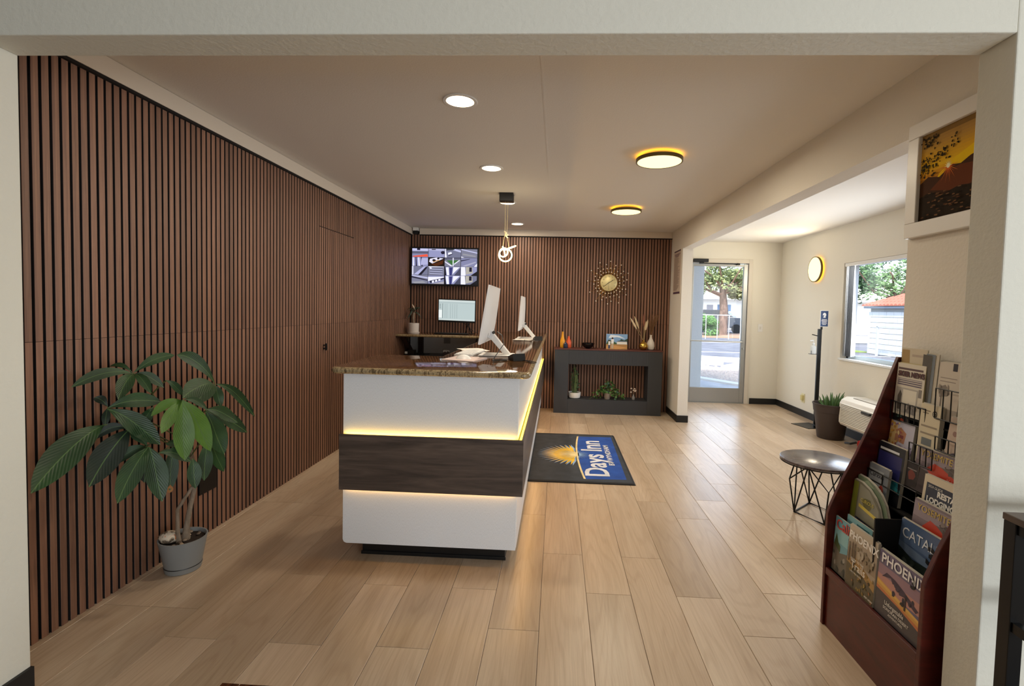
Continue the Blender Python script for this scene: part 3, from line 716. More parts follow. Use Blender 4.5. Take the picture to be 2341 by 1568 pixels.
tag(ms.build('computer_mouse', M_white, None, (-.575, 3, 1.0495)), 'white computer mouse lying on the pink mouse pad', 'mouse')
kbd = thing('white_keyboard', 'white keyboard lying before the near white computer', 'keyboard', (-.62, 3.48, 1.045))
Mk = Matrix.Translation((-.60, 3.38, 1.0455)) @ Matrix.Rotation(math.radians(-4), 4, 'Z')
MB().box(-.06, .06, -.2, .2, 0, .012, M=Mk).build('keyboard_body', M_white, kbd, (-.6, 3.38, 1.0455))
keys = MB()
for i in range(5):
    for j in range(15): keys.box(-.053+i*.0215, -.053+i*.0215+.018, -.193+j*.026, -.193+j*.026+.022, .0122, .017, M=Mk)
keys.build('keys', flat('F4F3F0', .5), kbd, (-.6, 3.38, 1.05))['kind'] = 'stuff'
for i, (x, y, a, lb) in enumerate(((-.63, 3.66, .3, 'stapled white papers behind the white keyboard'), (-.34, 5.05, -.2, 'white papers beside the farther computer'))):
    t = MB()
    for k in range(3): t.box(-.09, .09, -.12, .12, .001+k*.0012, .0018+k*.0012, M=Matrix.Translation((x, y, 1.0455)) @ Matrix.Rotation(a+k*.12, 4, 'Z'))
    tag(t.build('paper_sheets', flat('EDE6DC', .7), None, (x, y, 1.0455)), lb, 'paper')
def terminal(x, y, rz, label, tail=True):
    t = thing('card_terminal', label, 'card reader', (x, y, 1.045))
    Mt = Matrix.Translation((x, y, 1.0457)) @ Matrix.Rotation(rz, 4, 'Z')
    MB().prism([(-.045, 0), (.04, 0), (.045, .022), (-.035, .045)], 'x', -.04, .04).build('terminal_body', M_black, t, (0, 0, 0)).matrix_local = Matrix.Translation((0, 0, .001)) @ Matrix.Rotation(rz, 4, 'Z')
    MB().box(-.033, .033, -.03, .02, .036, .038).build('terminal_screen', flat('2A2E33', .15), t, (0, 0, 0)).matrix_local = Matrix.Rotation(rz, 4, 'Z') @ Matrix.Rotation(-.25, 4, 'X')
    c = MB()
    if tail: c.tube([(x+.03, y-.02, 1.05), (x+.09, y-.05, 1.05), (x+.13, y-.13, 1.049), (x+.118, y-.17, 1.049), (x+.10, y-.13, 1.049), (x+.06, y-.04, 1.05)], .0028, 6)
    c.tube([(x-.04, y, 1.053), (x-.10, y+.02, 1.049), (x-.14, y-.03, 1.049), (x-.13, y-.09, 1.05)], .003, 6)
    c.build('cable', M_black, t, (x, y, 1.05))
terminal(-.245, 3.02, .5, 'black card terminal with looped cable near the counter corner')
terminal(-.19, 4.98, .3, 'black card terminal beside the farther computer', False)
c = MB().tube([(-.40, 3.27, 1.21), (-.36, 3.2, 1.19), (-.335, 3.1, 1.14), (-.37, 3.0, 1.08), (-.385, 2.93, 1.05), (-.375, 2.90, 1.049)], .003, 6).tube([(-.385, 2.92, 1.05), (-.33, 2.96, 1.050), (-.30, 2.97, 1.049)], .004, 6)
tag(c.build('webcam_cable', M_black, None, (-.38, 3, 1.05)), 'thin black cable drooping from the near computer to the counter', 'cable')

# small things under and on the wall desk
pb_ = thing('power_adapter', 'black adapter box with white plug on the lower shelf', 'adapter', (-1.93, 6.38, .722))
box('adapter_box', M_black, -1.97, -1.88, 6.34, 6.44, .7222, .785, pb_, .003); box('plug', M_white, -2.0, -1.965, 6.33, 6.37, .735, .765, pb_, .003)
tag(MB().tube([(-1.85+.10*k/10, 6.38+.04*math.sin(k), .73+.012*math.sin(k*1.3)+.02*math.sin(PI*k/10)) for k in range(11)]+[(-1.68, 6.4, .735)], .005, 6).build('coiled_cord', M_black, None, (-1.8, 6.38, .7222)), 'black cord coiled on the lower shelf', 'cord')
pf = thing('small_photo', 'small dark framed snapshot standing on the lower shelf', 'photo', (-1.46, 6.4, .7225))
box('frame', M_black, -1.51, -1.41, 6.40, 6.408, .7225, .80, pf)
printed('print', pf, (-1.505, 6.40, .727), (1, 0, 0), (0, 0, 1), .09, .068, [(flat('C9C9CC'), R4), (flat('3A2A2C'), [(0, 0), (1, 0), (1, .5), (.7, .75), (.5, .5), (.3, .7), (0, .45)])])
tag(MB().tube([(-1.865, 6.655, .97), (-1.86, 6.65, .85), (-1.855, 6.64, .73)], .008, 6).build('white_conduit', M_white, None, (-1.86, 6.65, .724)), 'white cable running down the grey wall under the desk', 'cable')
op = thing('wall_outlet', 'grey outlet plate on the wall under the desk', 'outlet', (-1.52, YB, .9)); box('outlet_plate', flat('9A9C9C', .5), -1.56, -1.47, YB-.006, YB+.0005, .86, .94, op)
tag(MB().tube([(-1.08, 6.63, .976), (-1.1, 6.62, .9), (-1.07, 6.63, .83), (-1.12, 6.62, .76), (-1.2, 6.6, .7225+.005)], .006, 6).tube([(-1.04, 6.63, .976), (-1.06, 6.62, .88), (-1.1, 6.63, .8)], .005, 6).build('hanging_cables', M_black, None, (-1.08, 6.63, .7225)), 'black cables hanging below the spreadsheet monitor', 'cable')

# ------------------------------------------------------------------ plants
def leaf_mesh(B, T, wf_, arch, up=None, nseg=9, nw=2, fold=.22, shape='obovate', wave=0):
    B, T = Vector(B), Vector(T); d = T-B; Ln = d.length; dn = d.normalized()
    nh = Vector(up) if up else Vector((.75, -.55, .45))
    side = dn.cross(nh); side = side.normalized() if side.length > 1e-4 else Vector((1, 0, 0))
    nrm = side.cross(dn).normalized()
    W_ = Ln*wf_*.5; vs = []; uv = []
    cols = [-1, -.5, 0, .5, 1] if nw == 2 else [-1, 0, 1]
    for i in range(nseg+1):
        s = i/nseg
        if shape == 'obovate': w_ = max(.03, (math.sin(PI*min(1, s**1.25))**.75)) if s < 1 else .0
        else: w_ = (1-s)*.8+.2*(1-s)**2 if s < 1 else 0
        if s == 0: w_ = .03 if shape == 'obovate' else .9
        c = B + d*s + Vector((0, 0, 1))*(arch*4*s*(1-s)) + nrm*(wave*math.sin(s*7)*W_*.3)
        for a in cols:
            vs.append(c + side*(W_*w_*a) + nrm*(abs(a)*W_*w_*fold)); uv.append((a*w_, s*Ln*3.2))
    fs = []; nc = len(cols)
    for i in range(nseg):
        for j in range(nc-1): k = i*nc+j; fs.append((k, k+1, k+nc+1, k+nc))
    return vs, fs, uv
def leaf(parent, m, B, T, w_, a, name='leaf', **k):
    vs, fs, uv = leaf_mesh(B, T, w_, a, **k); mb = MB(); mb.add(vs, fs, 0, True); mb.uv = uv
    return mb.build(name, m, parent, B, auto=False)
LV = [((-1.887, 2.080, 1.038), (-1.950, 1.858, 1.009), .24, .03), ((-1.887, 2.080, 1.042), (-1.825, 2.239, 1.108), .3, .02), ((-1.887, 2.080, 1.035), (-1.815, 1.924, 0.950), .36, .02),
((-1.887, 2.082, 1.036), (-1.804, 2.148, 0.966), .4, .02), ((-1.887, 2.080, 1.036), (-1.784, 2.055, 0.955), .36, .02), ((-1.887, 2.075, 1.043), (-1.970, 2.049, 1.071), .3, .02),
((-1.867, 1.931, 0.914), (-1.763, 2.087, 0.913), .42, .02), ((-1.867, 1.931, 0.910), (-1.721, 2.027, 0.736), .4, .02), ((-1.887, 1.953, 0.914), (-1.929, 1.937, 0.956), .7, .01), ((-1.867, 1.931, 0.914), (-1.887, 1.939, 0.833), .4, .01),
((-1.825, 1.989, 0.812), (-1.825, 1.803, 0.626), .46, .02), ((-1.825, 1.989, 0.812), (-1.908, 1.907, 0.784), .4, .03), ((-1.887, 1.934, 0.841), (-1.867, 1.628, 0.665), .36, .03),
((-1.742, 1.989, 0.738), (-1.721, 1.815, 0.560), .38, .02), ((-1.742, 1.993, 0.737), (-1.680, 1.985, 0.502), .4, .02), ((-1.763, 2.013, 0.729), (-1.784, 2.014, 0.571), .46, .01), ((-1.763, 2.009, 0.734), (-1.804, 1.968, 0.805), .5, .01), ((-1.784, 2.035, 0.725), (-1.846, 1.938, 0.673), .4, .02),
((-1.659, 2.078, 0.926), (-1.618, 2.036, 0.668), .36, .0), ((-1.659, 2.082, 0.925), (-1.597, 2.167, 0.671), .36, .02), ((-1.680, 2.099, 0.921), (-1.659, 1.959, 0.805), .34, .01), ((-1.680, 2.099, 0.921), (-1.721, 1.979, 0.873), .34, .02), ((-1.659, 2.083, 0.927), (-1.618, 2.179, 0.861), .3, .02),
((-1.721, 2.370, 0.952), (-1.763, 2.173, 1.118), .3, .04), ((-1.721, 2.360, 0.953), (-1.659, 2.074, 0.934), .36, .02), ((-1.721, 2.370, 0.947), (-1.638, 2.137, 0.899), .36, .02), ((-1.721, 2.376, 0.951), (-1.659, 2.596, 0.735), .2, .04), ((-1.742, 2.394, 0.943), (-1.721, 2.413, 0.827), .5, .01),
((-1.680, 2.248, 0.848), (-1.618, 2.390, 0.753), .42, .02), ((-1.701, 2.276, 0.834), (-1.638, 2.496, 0.674), .32, .02), ((-1.701, 2.276, 0.834), (-1.659, 2.347, 0.602), .46, .01), ((-1.742, 2.339, 0.686), (-1.721, 2.432, 0.481), .36, .01), ((-1.701, 2.283, 0.680), (-1.659, 2.207, 0.515), .4, .01),
((-1.680, 1.973, 0.718), (-1.618, 2.074, 0.650), .4, .02), ((-1.680, 2.135, 0.675), (-1.721, 2.055, 0.732), .4, .02), ((-1.638, 2.108, 0.654), (-1.607, 2.084, 0.525), .5, .01), ((-1.784, 2.173, 0.687), (-1.763, 2.128, 0.493), .34, .01), ((-1.804, 2.163, 0.998), (-1.763, 2.216, 0.918), .4, .01), ((-1.804, 2.089, 0.890), (-1.804, 1.995, 0.775), .4, .01)]
def money_tree():
    t = thing('potted_money_tree', 'tall braided trunk plant with large hand shaped leaves in grey pot', 'plant', (-1.88, 2.352, 0))
    c = (-1.88, 2.352, 0)
    MB().lathe([(.074, .0), (.078, .002), (.083, .024), (.084, .027)], 32, c).lathe([(.081, .030), (.104, .155), (.107, .168), (.101, .168), (.096, .15)], 32, c, cap=False).lathe([(.078, .027), (.078, .032)], 32, c).build('pot', base('grey_pot', '8B8F90', .5), t, c)
    MB().lathe([(.0825, .0268), (.0812, .0305)], 32, c, cap=False).build('pot_gap', M_black, t, c)
    MB().lathe([(0, .148), (.096, .148)], 24, c, cap=False).build('soil', M_soil, t, c)
    rnd = random.Random(5)
    for k in range(14):
        a = rnd.uniform(0, 2*PI); r = rnd.uniform(.02, .08); s = rnd.uniform(.008, .014)
        MB().lathe([(0, -s*.6), (s*.8, -s*.3), (s, 0), (s*.7, s*.45), (0, s*.6)], 8, (c[0]+r*math.cos(a), c[1]+r*math.sin(a), .155), cap=False).build('pebble', flat(rnd.choice(['B9A48C', '8F7F6E', 'C9B9A0', '6E5E50']), .7), t, (c[0], c[1], .155))
    MB().tube([(-1.872, 2.36, .145), (-1.868, 2.362, .22), (-1.858, 2.375, .32), (-1.845, 2.385, .40), (-1.825, 2.354, .546), (-1.804, 2.294, .675)], [.02, .014, .012, .012, .012, .01], 10).build('trunk', M_bark, t, (-1.846, 2.364, 0.193))
    MB().tube([(-1.885, 2.33, .145), (-1.878, 2.315, .20), (-1.87, 2.305, .326), (-1.855, 2.33, .37), (-1.845, 2.37, .415)], [.014, .01, .009, .008, .008], 10).build('trunk', M_bark, t, (-1.846, 2.333, 0.193))
    st = [((-1.804, 2.294, 0.675), (-1.867, 2.157, 0.934), (-1.887, 2.080, 1.038)), ((-1.804, 2.294, 0.675), (-1.887, 2.074, 0.862), (-1.867, 1.931, 0.914)), ((-1.815, 2.313, 0.623), (-1.887, 2.126, 0.779), (-1.825, 1.989, 0.812)), ((-1.815, 2.323, 0.592), (-1.815, 2.126, 0.737), (-1.753, 1.991, 0.737)), ((-1.804, 2.294, 0.675), (-1.742, 2.178, 0.883), (-1.659, 2.080, 0.926)), ((-1.804, 2.294, 0.675), (-1.784, 2.333, 0.883), (-1.721, 2.370, 0.952)), ((-1.804, 2.294, 0.675), (-1.742, 2.281, 0.800), (-1.690, 2.266, 0.841)), ((-1.815, 2.323, 0.592), (-1.763, 2.323, 0.665), (-1.711, 2.292, 0.686)), ((-1.815, 2.323, 0.592), (-1.742, 2.198, 0.675), (-1.659, 2.115, 0.665)), ((-1.815, 2.323, 0.592), (-1.732, 2.126, 0.717), (-1.680, 1.973, 0.718)), ((-1.825, 1.989, 0.812), (-1.867, 1.970, 0.841), (-1.887, 1.934, 0.841)), ((-1.867, 2.157, 0.934), (-1.835, 2.167, 0.976), (-1.804, 2.163, 0.998))]
    for a, b, d in st: MB().tube([a, b, d], .0032, 6).build('leaf_stalk', flat('4E5A2C', .6), t, a)
    for i, (B, T, w_, a) in enumerate(LV):
        w_ *= .86
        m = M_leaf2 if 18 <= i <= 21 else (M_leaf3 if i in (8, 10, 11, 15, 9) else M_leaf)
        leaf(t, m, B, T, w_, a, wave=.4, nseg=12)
    leaf(t, flat('9A6A3C', .8), (-1.763, 2.131, 0.520), (-1.763, 2.126, 0.483), .7, 0)
    return c
pc = money_tree()
rk = thing('painted_rock', 'round pale rock with orange flower pattern lying on the plant soil', 'rock', (-1.91, 2.30, .15))
rv = []; rf = []; n_, m_ = 14, 9
for i in range(m_+1):
    for j in range(n_):
        th, ph = PI*i/m_, 2*PI*j/n_; nn = 1+.09*math.sin(3*ph+i)
        rv.append((-1.925+.045*nn*math.sin(th)*math.cos(ph), 2.315+.04*nn*math.sin(th)*math.sin(ph), .178+.03*math.cos(th)))
for i in range(m_):
    for j in range(n_): j2 = (j+1) % n_; rf.append((i*n_+j, (i+1)*n_+j, (i+1)*n_+j2, i*n_+j2))
mrk = base('rock_pattern', 'C9B8A0', .6); r_ = ramp(mrk, noise_tex(mrk, coords(mrk), 34, 3, .5, 1), [(.38, '6A5A4A'), (.47, 'D9CBB4'), (.6, 'E6DDCB'), (.7, 'D9803C')]); L(mrk, r_.outputs[0], bsdf(mrk).inputs['Base Color'])
MB().add(rv, rf, 0, True).build('rock_body', mrk, rk, (-1.925, 2.315, .178))

ob_ = thing('floor_outlet_box', 'black outlet cover set in the slatted wall behind the grey pot', 'outlet', (XL, 2.72, .31)); box('outlet_cover', M_black, XL-.004, XL+.006, 2.66, 2.80, .25, .40, ob_, .002)
def desk_palm():
    c = (-1.905, 6.4, 1.0122); t = thing('potted_palm', 'small dark potted palm in white pot on the wall desk', 'plant', c)
    MB().lathe([(.062, 0), (.068, .02), (.07, .13), (.064, .13), (.062, .11)], 24, c, cap=False).lathe([(0, 0), (.062, 0)], 24, c, cap=False).lathe([(.0, -.0), (.075, 0), (.078, .012), (.066, .014)], 24, c, cap=False).build('pot', flat('CFC4BC', .6), t, c)
    MB().lathe([(0, .112), (.063, .112)], 16, c, cap=False).build('soil', M_soil, t, c)
    MB().tube([(c[0], c[1], c[2]+.11), (c[0]-.005, c[1], c[2]+.2), (c[0], c[1], c[2]+.27)], .012, 8).build('trunk', M_bark, t, c)
    rnd = random.Random(2)
    for k in range(16):
        a = 2*PI*k/16+rnd.uniform(-.2, .2); r = rnd.uniform(.08, .115); B = Vector((c[0], c[1], c[2]+.26+.01*(k % 3)))
        T = B+Vector((r*math.cos(a)*.9, r*math.sin(a), rnd.uniform(-.09, .1)))
        leaf(t, M_leaf3, B, T, .16, .04, nseg=6, nw=1, shape='obovate')
    leaf(t, flat('C9B9A0', .7), (c[0]+.02, c[1], c[2]+.3), (c[0]-.02, c[1]-.02, c[2]+.385), .2, 0, nseg=5, nw=1)
desk_palm()

# ------------------------------------------------------------------ mantel and its things
MX0, MX1, MY, MZ = -.017, 1.392, 6.40, .842
mt = thing('mantel_console', 'charcoal fireplace style mantel with open middle and reddish top', 'mantel', ((MX0+MX1)/2, 6.53, 0))
fl_ = MB()
for xa, xb, za, zb in ((MX0, .168, 0, MZ), (1.210, MX1, 0, MZ), (.168, 1.210, .652, MZ), (.168, 1.210, 0, .186)): fl_.box(xa, xb, MY, YB-.004, za, zb)
fl_.build('mantel_body', M_mantel, mt, ((MX0+MX1)/2, MY, 0), .002)
box('mantel_top', M_redwood, MX0-.006, MX1+.008, MY-.008, YB-.002, MZ, MZ+.014, mt, .002)
zt = MZ+.0145
rdg = MB()
for k in range(34): rdg.box(.175+k*.0304, .175+k*.0304+.004, MY-.0015, MY, .655, MZ-.002)
rdg.build('fine_ridges', M_mantel, mt, ((MX0+MX1)/2, MY, .655))['kind'] = 'stuff'
def bottle(name, x, y, prof, col, label):
    return tag(MB().lathe(prof, 24, (x, y, zt)).build(name, flat(col, .3), None, (x, y, zt)), label, 'vase')
bottle('bottle_vase', .085, 6.55, [(.03, 0), (.036, .01), (.034, .09), (.017, .15), (.012, .2), (.014, .215)], 'E8A020', 'tall yellow bottle vase on the mantel')
bottle('bottle_vase', .168, 6.56, [(.03, 0), (.037, .01), (.036, .075), (.018, .12), (.012, .145), (.014, .155)], 'DF6038', 'orange red bottle vase on the mantel')
bottle('bottle_vase', .125, 6.49, [(.026, 0), (.029, .008), (.028, .055), (.014, .068), (.012, .082)], '24304A', 'short dark blue bottle in front of the yellow and orange vases')
bw = MB().lathe([(.028, 0), (.03, .006), (.06, .02), (.082, .05), (.088, .074), (.082, .072), (.055, .03), (0, .014)], 28, (.424, 6.52, zt), cap=False).lathe([(0, 0), (.028, 0)], 16, (.424, 6.52, zt), cap=False)
tag(bw.build('black_bowl', flat('0B0B0C', .12), None, (.424, 6.52, zt)), 'glossy black bowl on the mantel', 'bowl')
ph = thing('photo_canvas', 'colour photo of people by a house leaning on the mantel', 'photo', (.80, 6.5, zt))
box('canvas', flat('D8D4CC', .6), .664, .944, 6.5, 6.512, zt, zt+.203, ph)
sk = flat('7FA6D0', .5)
printed('print', ph, (.664, 6.5, zt), (1, 0, 0), (0, 0, 1), .28, .203, [(sk, R4), (flat('DDE8F2'), [(.1, .72), (.5, .8), (.9, .7), (.6, .9), (.2, .95)]), (flat('B98A50'), rect(0, 0, 1, .33)), (flat('D9A060'), [(0, 0), (.6, 0), (1, .12), (.4, .25), (0, .2)]), (flat('3E5A34'), [(0, .35), (.1, .62), (.3, .55), (.5, .4), (.5, .33), (0, .33)]), (flat('2E4630'), [(.6, .5), (.7, .68), (.85, .6), (1, .72), (1, .4), (.6, .4)]), (flat('E6E2D8'), [(.5, .33), (.98, .33), (.98, .5), (.85, .56), (.5, .5)]), (flat('5A6A78'), [(.48, .5), (.6, .58), (.95, .55), (1, .5)]),
   (flat('3A2A2A'), blob(.15, .55, .04, .07, 9, .1)), (flat('E8E4E0'), [(.1, .25), (.19, .25), (.2, .52), (.1, .52)]), (flat('3A4A6A'), [(.1, .04), (.19, .04), (.19, .27), (.1, .27)]), (flat('4A3026'), blob(.29, .72, .045, .07, 9, .1)), (flat('F0EEEA'), [(.23, .36), (.35, .36), (.36, .66), (.23, .66)]), (flat('C8B090'), [(.24, .05), (.34, .05), (.35, .38), (.24, .38)])])
def gold_vase():
    c = (1.155, 6.5, zt); t = thing('gold_vase', 'round shiny gold vase holding dried pampas stems', 'vase', c)
    MB().lathe([(.02, 0), (.035, .004), (.056, .03), (.06, .055), (.05, .085), (.022, .108), (.014, .12), (.02, .135), (.016, .135)], 28, c, cap=False).build('vase_body', M_gold, t, c)
    rnd = random.Random(8)
    for k, (dx, h, m) in enumerate(((-.17, .40, 'D8C8A8'), (-.12, .42, 'CDBB98'), (.05, .38, 'D2C2A4'), (.0, .47, '8A5A4A'), (.03, .36, 'C8B490'))):
        p0 = Vector((c[0], c[1], c[2]+.11)); p1 = p0+Vector((dx*.55, .01, h*.42)); p2 = p0+Vector((dx, .02, h-.1))
        MB().tube([p0, p1, p2], .0022, 5).build('stem', flat('A8946A', .8), t, p0)
        mb = MB(); mb.tube([p1, p1.lerp(p2, .35), p1.lerp(p2, .8), p2+Vector((dx*.06, 0, .015))], [.006, .014, .011, .002], 8)
        mb.build('plume', flat(m, .95), t, p1)
gold_vase()
def white_vase():
    c = (1.262, 6.56, zt); t = thing('white_vase', 'white curved vase with feathery brown dried grass', 'vase', c)
    MB().lathe([(.03, 0), (.044, .01), (.052, .05), (.046, .1), (.02, .15), (.012, .18), (.016, .2), (.012, .2)], 28, c, cap=False).build('vase_body', flat('E4DDD2', .4), t, c)
    rnd = random.Random(4); g = MB()
    for k in range(26):
        a = rnd.uniform(-.9, .9); h = rnd.uniform(.16, .33)
        p0 = Vector((c[0], c[1], c[2]+.19)); p2 = p0+Vector((a*.1+.03, rnd.uniform(-.04, .04), h)); p1 = p0.lerp(p2, .5)+Vector((0, 0, .02))
        g.tube([p0, p1, p2], [.001, .002, .001], 4)
        for j in range(5):
            q = p1.lerp(p2, j/4); g.tube([q, q+Vector((rnd.uniform(-.02, .02), 0, rnd.uniform(.0, .03)))], [.0022, .0006], 4)
    g.build('dried_grass', flat('7A5A3C', .95), t, c)['kind'] = 'stuff'
white_vase()
# lower niche
zn = .1865
def bamboo():
    c = (.262, 6.52, zn); t = thing('bamboo_plant', 'upright bamboo plant in shallow white bowl inside the mantel', 'plant', c)
    MB().lathe([(.055, 0), (.075, .008), (.082, .04), (.084, .08), (.077, .078), (.07, .05)], 28, c, cap=False).lathe([(0, .066), (.078, .066)], 20, c, cap=False, mi=1).build('bowl', [flat('ECE8E2', .35), M_soil], t, c)
    rnd = random.Random(6)
    for k in range(7):
        a = rnd.uniform(0, 2*PI); x, y = c[0]+.03*math.cos(a), c[1]+.03*math.sin(a); h = rnd.uniform(.24, .38)
        MB().tube([(x, y, c[2]+.06), (x+rnd.uniform(-.02, .02), y, c[2]+.06+h*.5), (x+rnd.uniform(-.03, .04), y, c[2]+.06+h)], .006, 7).build('stalk', flat('56683A', .5), t, c)
        for j in range(7):
            q = Vector((x, y, c[2]+.09+h*(j+1)/7.6)); aa = rnd.uniform(0, 2*PI)
            leaf(t, M_leaf, q, q+Vector((.05*math.cos(aa), .035*math.sin(aa), rnd.uniform(0, .035))), .3, .005, nseg=4, nw=1)
bamboo()
def ivy():
    c = (.697, 6.5, zn); t = thing('trailing_ivy', 'bushy trailing green plant in small pot inside the mantel', 'plant', c)
    MB().lathe([(.032, 0), (.036, .004), (.045, .085), (.04, .085), (.036, .07)], 24, c, cap=False).lathe([(0, .074), (.038, .074)], 16, c, cap=False, mi=1).build('pot', [flat('A89888', .7), M_soil], t, c)
    rnd = random.Random(9); n = 0
    g1, g2 = leafmat('ivy_leaf', '3A5E22', '5A8234', .45), M_leaf
    while n < 170:
        dx = rnd.gauss(0, .11); 
        if abs(dx) > .25: continue
        env = .17*math.exp(-(dx/.14)**2)+.04
        z = c[2]+.01+rnd.uniform(.0, 1)*env+(.03 if abs(dx) < .09 else 0)
        if abs(dx) < .06: z = max(z, c[2]+.09)
        y = c[1]+rnd.uniform(-.07, .06)
        if y < c[1]-.02 and abs(dx) < .06: z = max(z, c[2]+.1)
        B = Vector((c[0]+dx, y, z)); a = rnd.uniform(0, 2*PI)
        T = B+Vector((.035*math.cos(a), -.02, .03*math.sin(a)*.7))
        if T.z < zn+.004: T.z = zn+.004
        leaf(t, g1 if rnd.random() < .6 else g2, B, T, .9, .003, nseg=3, nw=1); n += 1
    vv = MB()
    for s in (-1, 1):
        vv.tube([(c[0], c[1], c[2]+.08), (c[0]+s*.07, c[1]-.02, c[2]+.12), (c[0]+s*.14, c[1]-.03, c[2]+.06), (c[0]+s*.23, c[1]-.04, c[2]+.012)], .002, 5)
    vv.build('vine', flat('5A6A34', .7), t, c)
ivy()
def flower_vase():
    c = (1.045, 6.5, zn); t = thing('flower_vase', 'tiny glass vase with pale dried flowers inside the mantel', 'vase', c)
    MB().lathe([(.018, 0), (.024, .01), (.02, .04), (.008, .06), (.010, .075)], 20, c).build('vase_body', flat('8A8480', .15), t, c)
    rnd = random.Random(1)
    for k in range(6):
        p = Vector((c[0]+rnd.uniform(-.04, .04), c[1], c[2]+rnd.uniform(.1, .16)))
        MB().tube([(c[0], c[1], c[2]+.07), p], .001, 4).build('stem', flat('6A5A48'), t, c)
        MB().lathe([(0, -.012), (.012, -.004), (.014, .004), (0, .012)], 8, p, cap=False).build('blossom', flat('D8C4B4', .8), t, c)
flower_vase()

# ------------------------------------------------------------------ floor mat
mat = thing('floor_mat', 'dark grey and blue door mat with yellow sunburst and white lettering', 'mat', (.21, 4.55, 0))
mx0, mx1, my0, my1 = -.235, .655, 3.80, 5.292
MB().prism([(mx0, 0), (mx1, 0), (mx1-.012, .009), (mx0+.012, .009)], 'y', my0, my1).build('rubber_edge', flat('101012', .8), mat, (.21, 4.55, 0))
def carpet(name, col):
    m = base(name, col, .95); v = coords(m); bump(m, noise_tex(m, v, 700, 2), .8, .004)
    n = noise_tex(m, v, 9, 4); r = ramp(m, n, [(.3, col), (.7, col)]); e = r.color_ramp.elements
    e[0].color = tuple(c*.8 for c in e[0].color[:3])+(1,); e[1].color = tuple(c*1.2 for c in e[1].color[:3])+(1,)
    L(m, r.outputs[0], bsdf(m).inputs['Base Color']); return m
W_ = mx1-mx0; H_ = my1-my0
# print frame: u runs along +Y (reading direction), v runs towards -X (top of the letters)
cg, cb, cyl, cwh, ccr, clb = carpet('carpet_grey', '3C4046'), carpet('carpet_blue', '2450A4'), carpet('carpet_yellow', 'F8C83E'), carpet('carpet_white', 'E8E8EC'), carpet('carpet_cream', 'F2DCA0'), carpet('carpet_lightblue', '8FB2DC')
def mp_(x, y): return ((y-my0)/H_, (mx1-x)/W_)
arc = [(.262+(-.037)*(1-((y-4.545)/.67)**2), y) for y in [3.88+1.31*k/16 for k in range(17)]]
S = [(cg, [mp_(mx0+.02, my0+.03), mp_(mx1-.02, my0+.03), mp_(mx1-.02, my1-.03), mp_(mx0+.02, my1-.03)])]
S.append((cb, [mp_(x, y) for x, y in arc]+[mp_(.61, 5.20), mp_(.595, 3.90)]))
sx, sy = .215, 4.54
def star(n, r0, r1, a0, a1, asp=1.0):
    o = []
    for k in range(2*n+1):
        a = math.radians(a0+(a1-a0)*k/(2*n)); r = r1 if k % 2 else r0
        el = r*(1+.0*math.cos(a)); o.append(mp_(sx-el*math.cos(a)*1.0, sy+el*math.sin(a)*asp))
    return o
S.append((clb, star(19, .22, .37, -88, 88, .9))); S.append((cyl, star(19, .20, .335, -84, 84, .95))); S.append((ccr, star(19, .10, .30, -80, 80, .55))); S.append((cyl, star(15, .06, .2, -84, 84, .8))); S.append((ccr, star(17, .07, .17, -88, 88, .8)))
S.append((clb, [mp_(sx+r*math.cos(math.radians(a)), sy+r*math.sin(math.radians(a))) for a, r in [(-80+160*k/24, (.04 if k % 2 else .14)) for k in range(25)]]))
th = .012
S.append((ccr, [mp_(x-th, y) for x, y in arc]+[mp_(x+th*.4, y) for x, y in arc[::-1]]))
printed('mat_print', mat, (mx1, my0, .0092), (0, 1, 0), (-1, 0, 0), H_, W_, S, .00025, .0004)
lettering('Days Inn', mat, (.462, 3.94, .0115), (0, 1, 0), (-1, 0, 0), .278, cwh, 'LEFT', .006, .0006, xs=1.12, split=True)
lettering('BY WYNDHAM', mat, (.54, 4.24, .0115), (0, 1, 0), (-1, 0, 0), .068, cwh, 'LEFT', .0015, .0006, xs=1.38, split=True)

